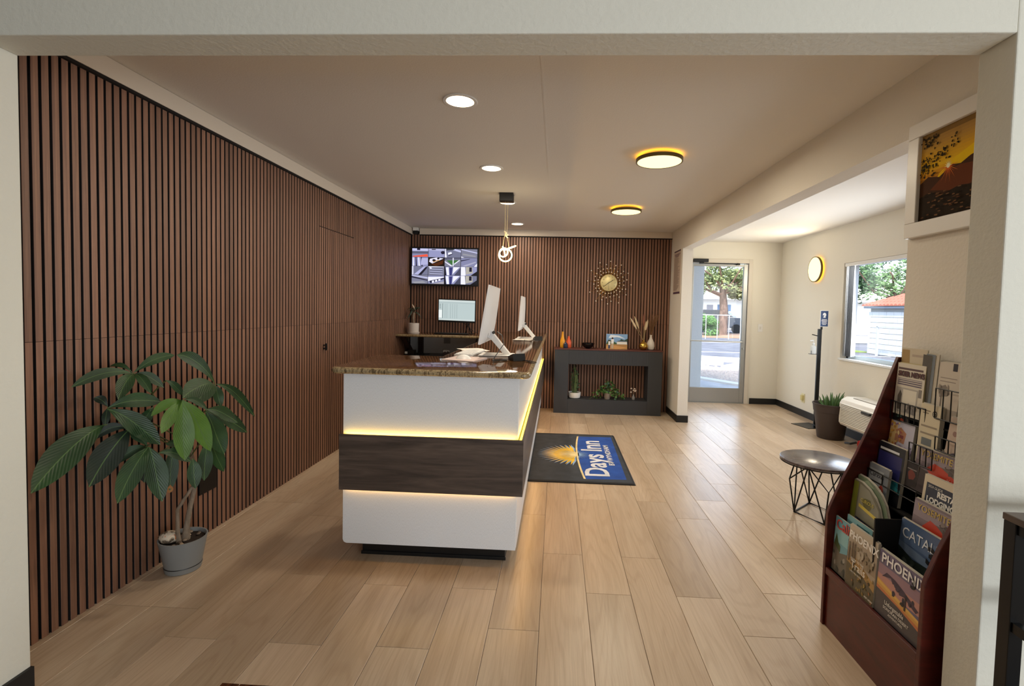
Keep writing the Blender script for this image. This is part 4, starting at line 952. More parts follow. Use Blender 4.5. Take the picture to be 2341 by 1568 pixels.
# ------------------------------------------------------------------ alcove
sw = thing('light_switch', 'white light switch plate on the wall beside the glass door', 'switch', (3.075, YA, 1.158))
box('switch_plate', M_white, 3.04, 3.11, YA-.007, YA, 1.10, 1.22, sw, .002); box('rocker', flat('D8D6D0', .4), 3.065, 3.085, YA-.011, YA-.006, 1.14, 1.18, sw)
ot = thing('wall_outlet', 'cream outlet plate on the wall near the black stand foot', 'outlet', (XW, 6.70, .25))
box('outlet_plate', flat('E2DAB0', .4), XW-.008, XW, 6.66, 6.745, .19, .31, ot, .002); box('night_light', flat('D8CC90', .4), XW-.035, XW-.008, 6.675, 6.72, .22, .29, ot, .004)
def sanitizer():
    t = thing('sanitizer_stand', 'tall black hand sanitizer stand with blue sign by the white wall', 'sanitizer stand', (3.19, 6.1, 0))
    MB().prism([(2.98, 6.22), (3.06, 5.95), (3.30, 6.02), (3.24, 6.30)], 'z', 0, .006).build('base_plate', M_blackm, t, (3.15, 6.1, 0))
    MB().box(3.193, 3.237, 6.09, 6.11, .006, 1.205).box(3.222, 3.245, 6.095, 6.105, 1.2, 1.25).build('post', M_blackm, t, (3.2, 6.1, 0), .001)
    box('foot_pedal', M_blackm, 3.16, 3.24, 5.98, 6.06, .03, .036, t)
    MB().box(3.10, 3.19, 6.05, 6.12, .895, .90).tube([(3.105, 6.06, .9), (3.105, 6.06, .94)], .003, 5).tube([(3.12, 6.085, 1.135), (3.19, 6.1, 1.12)], .006, 6).build('bracket', M_blackm, t, (3.15, 6.1, .9))
    box('sign_board', M_white, 3.205, 3.305, 6.085, 6.092, 1.232, 1.432, t, .003)
    nv = flat('24406E', .4); wh = flat('F2F2F2', .5)
    S = [(nv, rect(.06, .03, .94, .97)), (wh, blob(.5, .74, .2, .12, 14, .06)), (nv, rect(.36, .6, .44, .72)), (wh, rect(.36, .56, .64, .63))]
    for i, (a, b) in enumerate(((.2, .8), (.15, .85), (.22, .78), (.2, .8), (.28, .72))): S.append((wh, rect(a, .43-.075*i, b, .465-.075*i)))
    printed('sign_print', t, (3.205, 6.085, 1.232), (1, 0, 0), (0, 0, 1), .1, .2, S)
    b = thing('sanitizer_bottle', 'clear pump bottle held on the black sanitizer stand', 'bottle', (3.14, 6.085, .9005))
    gm = base('clear_plastic', 'E8EEF0', .1, Alpha=.55)
    MB().lathe([(.03, 0), (.032, .01), (.032, .09), (.012, .105), (.012, .115)], 20, (3.14, 6.085, .9005)).build('bottle_body', gm, b, (3.14, 6.085, .9005))
    MB().lathe([(.015, .115), (.015, .13), (.004, .132), (.004, .165)], 12, (3.14, 6.085, .9005)).tube([(3.14, 6.085, 1.064), (3.10, 6.085, 1.058)], .005, 6).build('pump', flat('DADDDD', .3), b, (3.14, 6.085, 1.01))
sanitizer()
def aloe():
    c = (3.10, 5.56, 0); t = thing('potted_aloe', 'large dark brown plastic pot with spiky green aloe', 'plant', c)
    pm_ = base('dark_brown_plastic', '3B2F2B', .5)
    MB().lathe([(.128, 0), (.134, .01), (.170, .30), (.178, .302), (.187, .375), (.192, .378), (.192, .39), (.182, .39), (.172, .33)], 40, c, cap=False).lathe([(0, .0), (.128, 0)], 30, c, cap=False).build('pot', pm_, t, c)
    MB().lathe([(0, .335), (.173, .335)], 24, c, cap=False).build('soil', M_soil, t, c)
    rnd = random.Random(12); mm = leafmat('aloe_leaf', '2C3A2A', '46563A')
    for k in range(22):
        a = 2*PI*k/22*2.4; r = rnd.uniform(.01, .07); B = Vector((c[0]+r*math.cos(a)*1.2, c[1]+r*math.sin(a), .335)); h = rnd.uniform(.09, .19)
        T = B+Vector((math.cos(a)*rnd.uniform(.02, .12), math.sin(a)*.05, h)); n = 5; mb = MB()
        mb.tube([B, B.lerp(T, .4)+Vector((math.cos(a)*.008, 0, 0)), B.lerp(T, .8), T], [.013, .012, .007, .001], 6); mb.build('leaf', mm, t, B)
aloe()
def ac():
    t = thing('wall_air_conditioner', 'white through wall air conditioner with slatted grille under the window', 'air conditioner', (3.2, 4.85, .2))
    y0, y1, x0, x1, z0, z1 = 4.30, 5.39, 3.085, XW-.002, .195, .50
    w2 = base('warm_white_casing', 'E6E2D8', .4)
    MB().prism([(x1, z0), (x0+.02, z0), (x0, z0+.03), (x0, z1-.07), (x0+.02, z1-.03), (x0+.07, z1), (x1, z1)], 'y', y0, y1).build('casing', w2, t, (3.2, 4.85, z0), .004)
    for k in range(13):
        z = z0+.032+k*.0165
        MB().prism([(x0-.008, z), (x0+.001, z+.002), (x0+.001, z+.011), (x0-.006, z+.0085)], 'y', y0+.06, y1-.03).build('louvre_slat', w2, t, (x0, 4.85, z))
    box('grille_recess', flat('4A4640', .8), x0-.0015, x0+.001, y0+.06, y1-.03, z0+.03, z1-.075, t)
    bx = MB()
    for k in range(11): bx.box(x0+.075+k*.015, x0+.083+k*.015, y0+.06, y1-.12, z1+.002, z1+.008)
    bx.build('top_grille', w2, t, (3.2, 4.85, z1)); box('top_recess', flat('3A3834', .8), x0+.07, x1-.03, y0+.06, y1-.12, z1-.001, z1+.001, t)
    MB().box(x0-.03, x0-.006, 4.84, 4.97, .40, .425).build('handle', M_black, t, (x0, 5.0, .41), .004)
    e = thing('fire_extinguisher', 'small red extinguisher with black hose lying below the air conditioner', 'extinguisher', (3.2, 5.15, 0))
    MB().lathe([(0, 0), (.045, .002), (.05, .02), (.05, .2), (.03, .24), (.015, .25)], 20, (3.12, 5.08, .052), M=Matrix.Rotation(PI/2, 4, 'Y') @ Matrix.Rotation(.2, 4, 'X')).build('cylinder', flat('C0281E', .3), e, (3.2, 5.15, .05))
    MB().tube([(3.1, 5.08, .08), (3.05, 5.1, .06), (3.06, 5.2, .04), (3.14, 5.26, .02)], .012, 8).build('hose', M_black, e, (3.1, 5.15, .05))
ac()
# coffee table
def side_table():
    cx, cy, zt_ = 1.818, 3.385, .385; t = thing('side_table', 'round dark wood side table on black wire geometric base', 'table', (cx, cy, 0))
    tm = wood('dark_table_top', [(.3, '3A3032'), (.5, '51454A'), (.72, '6A5C58')], (5, 26, 5), .22, False, 0, .1)
    MB().lathe([(0, zt_), (.234, zt_), (.238, zt_-.002), (.238, zt_-.014), (.234, zt_-.016), (0, zt_-.016)], 64, (cx, cy, 0), cap=False).build('table_top', tm, t, (cx, cy, zt_))
    MB().lathe([(.234, zt_-.0165), (.238, zt_-.0165), (.238, zt_-.024), (.232, zt_-.024)], 64, (cx, cy, 0), cap=False).build('top_rim', M_blackm, t, (cx, cy, zt_))
    B4 = [(1.680, 3.405), (1.779, 3.205), (1.968, 3.375), (1.870, 3.578)]
    r = .0048; zz = zt_-.02; fr = MB()
    T4 = []
    for i in range(4):
        a, b = Vector(B4[i]+(0,)), Vector(B4[(i+1) % 4]+(0,)); m_ = (a+b)/2; d = (m_-Vector((cx, cy, 0))).normalized()
        T4.append(Vector((cx+d.x*.17, cy+d.y*.17, zz)))
    bot = MB().tube([(x, y, .006) for x, y in B4], .006, 8, closed=True); bot.build('base_frame', M_blackm, t, (cx, cy, 0))
    C4 = [Vector((cx+(B4[i][0]-cx)*1.28, cy+(B4[i][1]-cy)*1.28, .235)) for i in range(4)]
    for i in range(4):
        a = Vector(B4[i]+(.006,)); tl, tr_ = T4[i-1], T4[i]; m1 = C4[i]
        MB().tube([a, tr_], r, 8).tube([a, tl], r, 8).build('wire_leg', M_blackm, t, a)
        MB().tube([tl, m1, tr_], r, 8).tube([a, m1], r, 8).build('wire_brace', M_blackm, t, a)
side_table()
# framed sunset picture on the partition wall
def picture():
    x = XR; y0, y1, z0, z1 = 1.79, 2.207, 1.71, 2.19
    t = thing('framed_picture', 'white framed sunset landscape photo hanging on the partition wall', 'picture', (x, 1.92, z0))
    f = MB(); w_ = .062
    for a, b, c_, d in ((y0, y1, z0, z0+w_), (y0, y1, z1-w_, z1), (y0, y0+w_, z0+w_, z1-w_), (y1-w_, y1, z0+w_, z1-w_)): f.box(x-.028, x-.0005, a, b, c_, d)
    f.build('frame', M_white, t, (x, 1.92, z0), .003)
    rnd = random.Random(21); m = lambda c: flat(c, .8, Specular_IOR_Level=.1)
    S = [(m('8A6A3A'), R4)]
    for i in range(14): S.append((m(['B08848', 'B88E4A', 'C09448', 'C89A44', 'D0A03E', 'DAA636', 'E2AC30', 'E8B22C', 'ECB82A', 'EFC02C', 'E8AE28', 'D99A28', 'C88828', 'A87028'][i]), rect(0, .40+.035*(13-i), 1, .42+.035*(14-i)+.03)))
    S.append((m('F2C820'), [(.3, .45), (1, .55), (1, .72), (.6, .62), (.35, .5)]))
    S.append((m('4A3020'), [(0, 0), (1, 0), (1, .6), (.85, .58), (.7, .53), (.55, .55), (.35, .46), (.15, .5), (0, .44)]))
    S.append((m('6A3A22'), [(.2, .34), (.5, .5), (.7, .52), (.9, .5), (1, .3), (.6, .26)]))
    S.append((m('2E241A'), [(0, 0), (1, 0), (1, .26), (.7, .3), (.4, .25), (.2, .32), (0, .28)]))
    sx_, sy_ = .50, .55
    for k in range(15):
        a = PI+PI*k/14; l = .13 if k % 2 else .19; d = (math.cos(a), math.sin(a)); p = (-d[1]*.006, d[0]*.006)
        S.append((m('D8602C' if k % 2 else 'E07A34'), [(sx_+p[0], sy_+p[1]), (sx_-p[0], sy_-p[1]), (sx_+d[0]*l, sy_+d[1]*l)]))
    for k in range(8):
        a = PI*k/7; d = (math.cos(a), math.sin(a)); p = (-d[1]*.01, d[0]*.01); S.append((m('FFF0A0'), [(sx_+p[0], sy_+p[1]), (sx_-p[0], sy_-p[1]), (sx_+d[0]*.07, sy_+d[1]*.07)]))
    S.append((m('FFF8D0'), blob(sx_, sy_, .03, .025, 12, .05)))
    for k in range(150):
        b = rnd.random()
        if b < .3: u, v = rnd.uniform(.02, .32), rnd.uniform(.84, .98)*1.0-rnd.random()*.0
        elif b < .75:
            q = rnd.random(); u, v = .04+q*.62+rnd.gauss(0, .03), .60+q*.2+rnd.gauss(0, .055)
        else: u, v = rnd.uniform(.02, .3), rnd.uniform(.5, .72)
        if .02 < u < .97 and v < .97: S.append((m(rnd.choice(['2A2214', '3A2E18', '1E1A10', '4A3A1C'])), blob(u, v, rnd.uniform(.008, .022), rnd.uniform(.006, .016), 6, .4, rnd)))
    for k in range(60): S.append((m(rnd.choice(['5A3A24', '3A3018', '6A4A30', '241E14', '78563A'])), blob(rnd.uniform(.03, .97), rnd.uniform(.02, .3), .03, .008, 6, .4, rnd)))
    printed('picture_print', t, (x-.012, y1-w_, z0+w_), (0, -1, 0), (0, 0, 1), y1-y0-2*w_, z1-z0-2*w_, S, .00004, .0004)
picture()
ps = thing('wall_notice', 'narrow printed notice sheet with purple heading on the partition wall', 'poster', (XR, 6.33, 1.6))
box('sheet', flat('C9B8A8', .7), XR-.004, XR, 6.16, 6.51, 1.60, 2.16, ps)
pS = [(flat('4A2E4A'), rect(.03, .965, .97, .99)), (flat('4A2E4A'), rect(.03, .01, .97, .05))]
rn = random.Random(3)
for k in range(3): pS.append((flat('6A4A5A'), rect(.1+.05*k, .9-.025*k, .9-.1*k, .915-.025*k)))
for k in range(26): pS.append((flat('8A7468'), rect(.08, .82-.029*k, rn.uniform(.55, .94), .83-.029*k)))
printed('notice_print', ps, (XR-.004, 6.51, 1.60), (0, -1, 0), (0, 0, 1), .35, .56, pS, .0001, .0004)

# ------------------------------------------------------------------ magazine rack and its contents
RY0, RY1 = 1.60, 2.182
rack = thing('magazine_rack', 'cherry wood floor rack with stepped black wire pockets against the partition wall', 'magazine rack', (1.36, 1.89, 0))
side = [(1.212, 0), (1.50, 0), (1.50, 1.20), (1.478, 1.20), (1.436, 1.08), (1.39, .935), (1.324, .77), (1.26, .63), (1.222, .53), (1.214, .50), (1.212, .26)]
for ya in (RY1-.018, RY0):
    MB().prism([(p[0], p[1]) for p in side], 'y', ya, ya+.018).build('side_panel', M_cherry, rack, (1.36, ya, 0), .002)
box('front_panel', M_cherry, 1.222, 1.236, RY0+.018, RY1-.018, 0, .245, rack, .001)
box('front_lip', M_cherry, 1.214, 1.24, RY0+.018, RY1-.018, .232, .262, rack, .003)
box('back_panel', flat('0E0B0A', .7), 1.49, 1.50, RY0+.018, RY1-.018, 0, 1.2, rack)
tiers = [(1.228, .262, .045), (1.285, .392, .05), (1.342, .487, .032), (1.376, .597, .032), (1.410, .697, .03), (1.443, .777, .024), (1.468, .955, .022)]
for (x, z, dd) in tiers:
    MB().box(x, x+dd, RY0+.018, RY1-.018, z-.006, z).build('shelf', flat('0E0B0A', .7), rack, (x, 1.89, z))
MB().box(1.235, 1.49, 1.886, 1.892, .3, .6).build('divider', flat('100D0C', .6), rack, (1.36, 1.889, .3))
def wire_pocket(x, ya, yb, z0, z1, n):
    mb = MB().tube([(x, ya, z1), (x, yb, z1)], .0026, 6).tube([(x, ya, z0), (x, yb, z0)], .0026, 6)
    for k in range(n+1):
        y = ya+(yb-ya)*k/n; mb.tube([(x, y, z0), (x, y, z1)], .0022, 6)
    mb.build('wire_pocket', M_blackm, rack, (x, (ya+yb)/2, z0))
wire_pocket(1.455, 1.965, 2.162, .935, 1.012, 7); wire_pocket(1.452, 1.62, 1.915, .99, 1.105, 8)
wire_pocket(1.418, 1.87, 1.99, .80, .875, 4); wire_pocket(1.425, 1.62, 1.87, .88, .93, 8)
wire_pocket(1.372, 1.875, 2.162, .67, .712, 3); wire_pocket(1.336, 1.90, 2.162, .53, .572, 2)
PG = flat('CFC9BC', .8)
U, V3 = Vector((0, -1, 0)), Vector((0, 0, 1))
def magazine(name, label, cat, ya, yb, z0, z1, x, th, cover, texts=(), tilt=.12, outline=None, yaw=0, group=None, edge=PG, roll=0):
    """ya > yb: left edge is the far one. Front face looks towards -X."""
    w_, h = ya-yb, z1-z0
    t = thing(name, label, cat, (x, (ya+yb)/2, z0), group)
    Mt = Matrix.Translation((x, ya, z0)) @ Matrix.Rotation(yaw, 4, 'Z') @ Matrix.Rotation(roll, 4, 'X') @ Matrix.Rotation(tilt, 4, 'Y')
    out = outline or R4
    pts = [(0, -a*w_, b*h) for a, b in out]; n = len(pts)
    # page block made of a few leaves so that the edges show
    ly = max(2, int(th/.003))
    mb = MB()
    for k in range(ly):
        xa = th*k/ly; xb = xa+th/ly*.72; jit = .003*((k*7) % 3-1)*(h/.25)
        vs = [Mt @ Vector((xa, p[1], p[2]+(jit if p[2] > h*.5 else 0))) for p in pts]+[Mt @ Vector((xb, p[1], p[2]+(jit if p[2] > h*.5 else 0))) for p in pts]
        mb.add(vs, [tuple(range(n)), tuple(range(n, 2*n))[::-1]]+[(i, n+i, n+(i+1) % n, (i+1) % n) for i in range(n)])
    mb.build('pages', edge, t, (x, (ya+yb)/2, z0))
    u = Mt.to_3x3() @ U; v = Mt.to_3x3() @ V3; o = Mt.translation
    n_ = u.cross(v)
    printed('cover', t, o, u, v, w_, h, cover, .00008, .0006)
    for tx in texts:
        s, a, b, sz, col = tx[:5]; xs = tx[5] if len(tx) > 5 else 1; of = tx[6] if len(tx) > 6 else 0
        lettering(s, t, o+u*(a*w_)+v*(b*h), u, v, sz, flat(col, .5), 'LEFT', of, .0006+.00008*len(cover)+.0006, xs=xs, extrude=.0002)
    return t
f_ = flat
rnd = random.Random(31)
def speck(n, cols, u0, v0, u1, v1, r=.02, asp=1):
    return [(f_(rnd.choice(cols)), blob(rnd.uniform(u0, u1), rnd.uniform(v0, v1), r*rnd.uniform(.5, 1.3), r*asp*rnd.uniform(.5, 1.3), 6, .35, rnd)) for _ in range(n)]
# front row
cal = [(f_('6FA6B4', .3), R4), (f_('8CBEC4', .3), rect(0, .55, 1, .8)), (f_('4A5A34', .3), [(0, .42), (.1, .7), (.2, .55), (.3, .5), (.3, .4), (0, .35)]), (f_('6A6458', .3), [(0, 0), (1, 0), (1, .4), (.6, .45), (.3, .38), (0, .5)])]+speck(14, ['4A4A40', '7A7468', '9A9488'], .03, .02, .9, .35, .06)+[(f_('2E241C'), [(.60, .4), (.72, .4), (.76, .8), (.66, .86), (.6, .75)])]
magazine('magazine', 'sky blue magazine with red title at the far end of the front row', 'magazine', 2.160, 1.99, .262, .498, 1.237, .006, cal, [('Califo', .06, .80, .058, 'C8463C', 1.0, .001)], .05)
ph1 = [(f_('B0A08C', .28), R4), (f_('A08C74', .28), rect(0, .45, 1, .62)), (f_('C4B6A2', .28), rect(0, .78, 1, 1)), (f_('B08A50', .28), [(0, .42), (.3, .52), (1, .34), (1, .18), (.5, .3), (0, .36)]), (f_('5A5038', .28), [(0, 0), (1, 0), (1, .22), (.6, .32), (0, .38)])]+speck(30, ['6A5A30', '8A7038', '4A4024', 'A08848', '9A6A40'], .03, .03, .95, .4, .035)
for cxx in (.05, .16, .25): ph1 += [(f_('5A4630', .4), [(cxx, .4), (cxx+.035, .4), (cxx+.035, .72+.05*(cxx > .1)), (cxx, .72)])]
ph1 += speck(18, ['8A7A60', '96866C', 'B8AA94'], .35, .5, .95, .72, .05)
magazine('magazine', 'desert trail magazine with white title and cactus in the front row', 'magazine', 2.045, 1.868, .262, .512, 1.229, .012, ph1, [('PHOENIX', .05, .80, .042, 'F4F0EA', 1.0, .0008), ('Trails', .2, .34, .045, 'F0ECE2', .9), ('GUIDE TO THE', .18, .47, .012, 'F0ECE2'), ('DISCOVER MORE', .2, .27, .009, 'E0DCD0'), ('VISIT NOW', .74, .06, .010, 'F0ECE2')], .05)
ph2 = [(f_('6E6480', .28), R4), (f_('9A7A88', .28), rect(0, .5, 1, .78)), (f_('C08A80', .28), rect(0, .44, 1, .62)), (f_('D8A050', .28), [(0, .42), (0, .54), (1, .36), (1, .24)]), (f_('E4B860', .28), [(0, .48), (0, .52), (1, .37), (1, .33)]), (f_('C87848', .28), [(0, .36), (0, .43), (1, .28), (1, .2)]), (f_('4A4446', .28), [(0, 0), (1, 0), (1, .22), (.5, .33), (0, .38)])]
ph2 += [(f_('4A3A4A'), [(.1, .60), (.3, .66), (.34, .60), (.45, .62), (.5, .52), (.6, .54), (.85, .45), (.9, .5), (.6, .62), (.4, .68), (.2, .7)])]+speck(10, ['3A3440', '4A4050'], .35, .46, .85, .62, .04)+[(f_('3A2E30'), rect(.62, .36, .65, .55)), (f_('2A2426'), blob(.58, .42, .05, .03, 8, .3))]
magazine('magazine', 'purple sunset magazine with white title at the near end of the front row', 'magazine', 1.862, 1.628, .262, .500, 1.233, .016, ph2, [('PHOENIX', .06, .82, .050, 'F4F0EE', 1.05, .001), ('3', .70, .76, .05, '101014', 1, .002), ('Unforgettable', .22, .22, .022, 'EDE8E0', .8), ('SONORAN DESERT', .2, .15, .015, 'EDE8E0'), ('ADVENTURES', .32, .09, .012, 'DDD8D0')], .05)
# second row
magazine('magazine', 'pale teal magazine hiding behind the red titled one', 'magazine', 2.120, 1.955, .30, .522, 1.262, .006, [(f_('5E8E96', .3), R4), (f_('8ABAC0', .3), rect(0, .9, 1, 1)), (f_('3E6E78', .3), rect(.4, .8, .9, .93))], (), .05)
rd = [(0, 0), (1, 0), (1, .45), (.95, .62), (.85, .76), (.7, .87), (.5, .95), (.25, 1), (0, 1)]
mp4 = [(f_('6E6A58', .3), rd), (f_('7A8030', .3), [(0, 0), (.18, 0), (.16, .98), (0, .98)]), (f_('8C8A78', .3), [(.2, .45), (.95, .45), (.85, .72), (.5, .93), (.2, .97)]), (f_('2A2C3C', .3), [(.2, 0), (.95, 0), (.95, .42), (.2, .45)]), (f_('6A6640', .3), blob(.5, .72, .16, .09, 12, .2, rnd)), (f_('D8C45A', .3), [(.25, .62), (.85, .56), (.85, .61), (.25, .67)])]+speck(20, ['34384A', '44485C', '20222E', '5A5C6C'], .22, .03, .92, .42, .05)
for k in range(2):
    magazine('magazine' , ['green and grey curling visitor guide slumping at the far side of the rack', 'second curling guide behind the green and grey one'][k], 'magazine', 2.160-.0*k, 1.955-.02*k, .395+.012*k, .665+.02*k, 1.292+.014*k, .010, mp4 if k == 0 else [(f_('6A7A62', .3), rd), (f_('8A9A80', .3), [(.1, .9), (.5, .9), (.3, .98)])], [('4', .42, .28, .06, '1E1A22', 1, .001), ('CURIOUS', .3, .72, .02, 'C8B850')] if k == 0 else (), .1, rd)
cat_ = [(f_('4E6488', .28), R4), (f_('5E769A', .28), rect(0, .6, 1, .85)), (f_('7488A4', .28), [(0, .45), (1, .38), (1, .5), (0, .6)]), (f_('26302C', .28), [(0, 0), (1, 0), (1, .36), (.6, .42), (.3, .40), (0, .5)]), (f_('1C2422', .28), [(0, 0), (1, 0), (1, .2), (0, .28)])]+speck(14, ['38443C', '2E3A36', '4A5450'], .05, .1, .95, .36, .06)
magazine('magazine', 'blue coastal magazine with thin white title and black numeral', 'magazine', 1.886, 1.640, .40, .612, 1.318, .012, cat_, [('CATALINA', .05, .70, .052, 'E8ECF2', .98), ('3', .55, .50, .085, '0E1014', 1, .003)], .08)
# third row
magazine('magazine', 'folded grey travel brochure with small red badge', 'magazine', 2.160, 2.035, .49, .742, 1.355, .012, [(f_('7E848C', .3), R4), (f_('A8ACB0', .3), [(.05, .5), (.8, .5), (.75, .92), (.05, .92)]), (f_('3A4456', .3), rect(.0, .0, 1, .42)), (f_('A8483C', .3), blob(.72, .60, .12, .11, 12, .05, rnd)), (f_('D8B8B0', .3), blob(.72, .60, .05, .04, 8, .05, rnd))], [('Curious', .08, .80, .03, '2A2E38', .9)], .1)
ysm = [(f_('7E7078', .28), R4), (f_('968890', .28), rect(0, .7, 1, .96)), (f_('6A605C', .28), [(.3, .7), (1, .75), (1, .2), (.5, .4)]), (f_('3A2E30', .28), [(0, .55), (0, 0), (1, 0), (1, .34), (.7, .48), (.3, .5)]), (f_('C2412C', .28), [(.22, .58), (.36, .74), (.5, .70), (.72, .58), (.96, .40), (.9, .30), (.5, .42), (.3, .48)])]+speck(14, ['5A504C', '4A4240', '8A7E7C'], .4, .35, .95, .8, .05)
yt = [('YOSEMITE', .08, .82, .034, 'D0B45C', 1.0, .0), ('Voices', .62, .44, .022, 'E8E0DA', .8)]
magazine('magazine', 'purple mountain magazine with red peak just above the blue coastal one', 'magazine', 1.868, 1.635, .49, .698, 1.345, .010, ysm, yt, .1)
rnd = random.Random(44)
bk = magazine('magazine', 'navy restaurant and lodging guide with cream border', 'magazine', 1.868, 1.64, .60, .790, 1.378, .010, [(f_('D8CCB4', .5), R4), (f_('2A3346', .3), rect(.06, .0, 1, .86)), (f_('3E4650', .3), [(.06, 0), (1, 0), (1, .3), (.5, .42), (.06, .3)]), (f_('8A8A80', .3), rect(.3, .42, .95, .44)), (f_('14181E', .3), [(.2, .0), (.9, .05), (1, .2), (.5, .18)])], [('RESTAURANT, G', .30, .66, .028, 'F0EEE8', 1, .0012), ('LODGING, & TRAVEL', .10, .50, .028, 'F0EEE8', 1, .0012), ('2024 GUIDE', .1, .78, .013, 'E0DED8')], .1)
magazine('magazine', 'dark blue night sky magazine with teal shapes', 'magazine', 2.160, 2.0, .60, .838, 1.392, .014, [(f_('1E2028', .3), R4), (f_('2C2E68', .3), rect(.04, .35, .92, .84)), (f_('14141E', .3), [(.04, .1), (.5, .1), (.3, .5), (.04, .55)]), (f_('2E8A9A', .3), [(.5, .45), (.9, .40), (.95, .32), (.5, .36)]), (f_('3EA0AE', .3), [(.5, .38), (1, .30), (1, .22), (.45, .28)]), (f_('DADCE0', .3), rect(.08, .87, .8, .91))], (), .1)
magazine('magazine', 'second purple mountain magazine with red peak, higher in the rack', 'magazine', 1.960, 1.70, .70, .872, 1.412, .010, ysm, yt, .12)
for k in range(4):
    magazine('magazine', ['bent loose guide behind the higher mountain magazine', 'second loose guide leaning behind it', 'third loose guide leaning behind it', 'white edged guide at the back of the leaning stack'][k], 'magazine', 1.93-.02*k, 1.68-.012*k, .70, .872+.004*k, 1.424+.005*k, .0035, [(f_(['6A645E', '3A4656', '55504C', 'C8C4BA'][k], .4), R4)], (), .12)
magazine('brochure', 'flowery yellow and lilac leaflet with pink badge', 'brochure', 2.160, 2.02, .78, .932, 1.446, .012, [(f_('C4C2D2', .4), R4), (f_('D8B880', .4), [(0, 0), (.35, .2), (.3, .9), (0, 1)]), (f_('B88468', .4), [(.25, .45), (.65, .42), (.7, .72), (.45, .85), (.25, .75)]), (f_('8A4A4A', .4), rect(.38, .55, .6, .64))]+speck(26, ['D8A850', 'C89040', '9A7AA0', 'E0C890', 'B0606A'], .03, .03, .5, .95, .05)+speck(12, ['9A8AB0', 'B0A0C0'], .4, .05, .95, .4, .06), (), .1)
magazine('brochure', 'dark narrow leaflet leaning crooked at the far side', 'brochure', 2.155, 2.07, .88, 1.005, 1.462, .005, [(f_('1A1A20', .4), R4), (f_('B0482E', .4), blob(.55, .3, .3, .16, 9, .2, rnd)), (f_('5A8A80', .4), rect(.3, .5, .6, .6)), (f_('34343E', .4), blob(.5, .8, .3, .14, 9, .2, rnd))], (), .1, roll=-.15)
yl = [(f_('D6CBB0', .6), R4), (f_('8A7A66', .6), rect(.12, .88, .5, .9)), (f_('8A7A66', .6), rect(.12, .84, .42, .86)), (f_('4A4440', .6), blob(.72, .86, .12, .055, 16, 0)), (f_('D6CBB0', .6), blob(.72, .86, .08, .037, 16, 0)), (f_('4A4440', .6), rect(.66, .85, .78, .87)), (f_('9A8E7C', .6), rect(.1, .62, .9, .65)), (f_('9A8E7C', .6), rect(.1, .5, .9, .53)), (f_('6E767A', .6), rect(.2, .32, .7, .44)), (f_('A89468', .6), rect(.1, .08, .9, .2)), (f_('B87A3C', .6), blob(.5, .2, .2, .04, 9, .2, rnd))]
magazine('brochure', 'cream folded leaflet with round black emblem in the wire pocket', 'brochure', 1.990, 1.89, .80, 1.035, 1.444, .018, yl, (), .06)
magazine('brochure', 'pale pink leaflet standing beside the partition end in the middle pocket', 'brochure', 1.862, 1.76, .80, 1.012, 1.446, .010, [(f_('C8B4A4', .6), R4), (f_('8A6A60', .6), rect(.5, .78, .9, .84)), (f_('8A6A60', .6), rect(.5, .6, .9, .66)), (f_('5A5462', .6), [(0, 0), (.9, 0), (.8, .32), (.4, .4), (0, .3)]), (f_('9A7A70', .6), blob(.3, .72, .1, .05, 9, .1, rnd))]+speck(10, ['4A4450', '7A6E70'], .05, .03, .9, .34, .06), (), .08, roll=.06)
magazine('brochure', 'white tall leaflet with tree photo and dark label in the top pocket', 'brochure', 1.945, 1.84, .985, 1.205, 1.472, .012, [(f_('CEC4B6', .6), R4), (f_('9A8E84', .6), rect(.1, .72, .85, .735)), (f_('9A8E84', .6), rect(.1, .66, .8, .675)), (f_('2A2630', .6), rect(.62, .86, .82, .99)), (f_('8A8078', .6), blob(.3, .5, .28, .1, 14, .2, rnd)), (f_('7A7068', .6), rect(.2, .15, .26, .5)), (f_('A89E92', .6), rect(0, .0, 1, .2))]+speck(14, ['7A7068', '9A9086'], .08, .42, .6, .58, .05), (), .06)
magazine('brochure', 'narrow leaflet at the near end of the top pocket', 'brochure', 1.828, 1.75, .985, 1.20, 1.468, .010, [(f_('C6BAA8', .6), R4), (f_('3A3434', .6), rect(.0, .0, .12, 1)), (f_('7A6E64', .6), rect(.2, .3, .8, .6))], (), .06)
sk_ = [(f_('DAD2C2', .6), R4), (f_('5E4A4C', .6), rect(.04, .875, .92, .915)), (f_('6E6474', .6), rect(.06, .62, .92, .645)), (f_('6E6474', .6), rect(.06, .66, .92, .68)), (f_('6E6474', .6), rect(.06, .58, .92, .605)), (f_('8E8490', .6), rect(.06, .695, .92, .71)), (f_('B8B2AA', .6), rect(.04, .05, .82, .53)), (f_('E6E0D0', .6), rect(.3, .22, .78, .5)), (f_('5A544E', .6), [(.14, .1), (.24, .1), (.27, .4), (.2, .48), (.12, .36)]), (f_('8A8480', .6), rect(.84, .4, .94, .55)), (f_('8E8884', .6), [(.4, .08), (.8, .05), (.8, .14), (.6, .2)]), (f_('44403C', .6), rect(.86, .2, .96, .24))]+speck(8, ['7A746E', '9A948E'], .45, .1, .85, .24, .03)
magazine('newspaper', 'folded ski newspaper with bold dark red headline at the rack top', 'newspaper', 2.160, 2.0, .96, 1.178, 1.463, .02, sk_, [('SKIER NEWS', .07, .755, .029, '4E2A2C', .92, .0015)], .06, edge=flat('C8BC8E', .8))
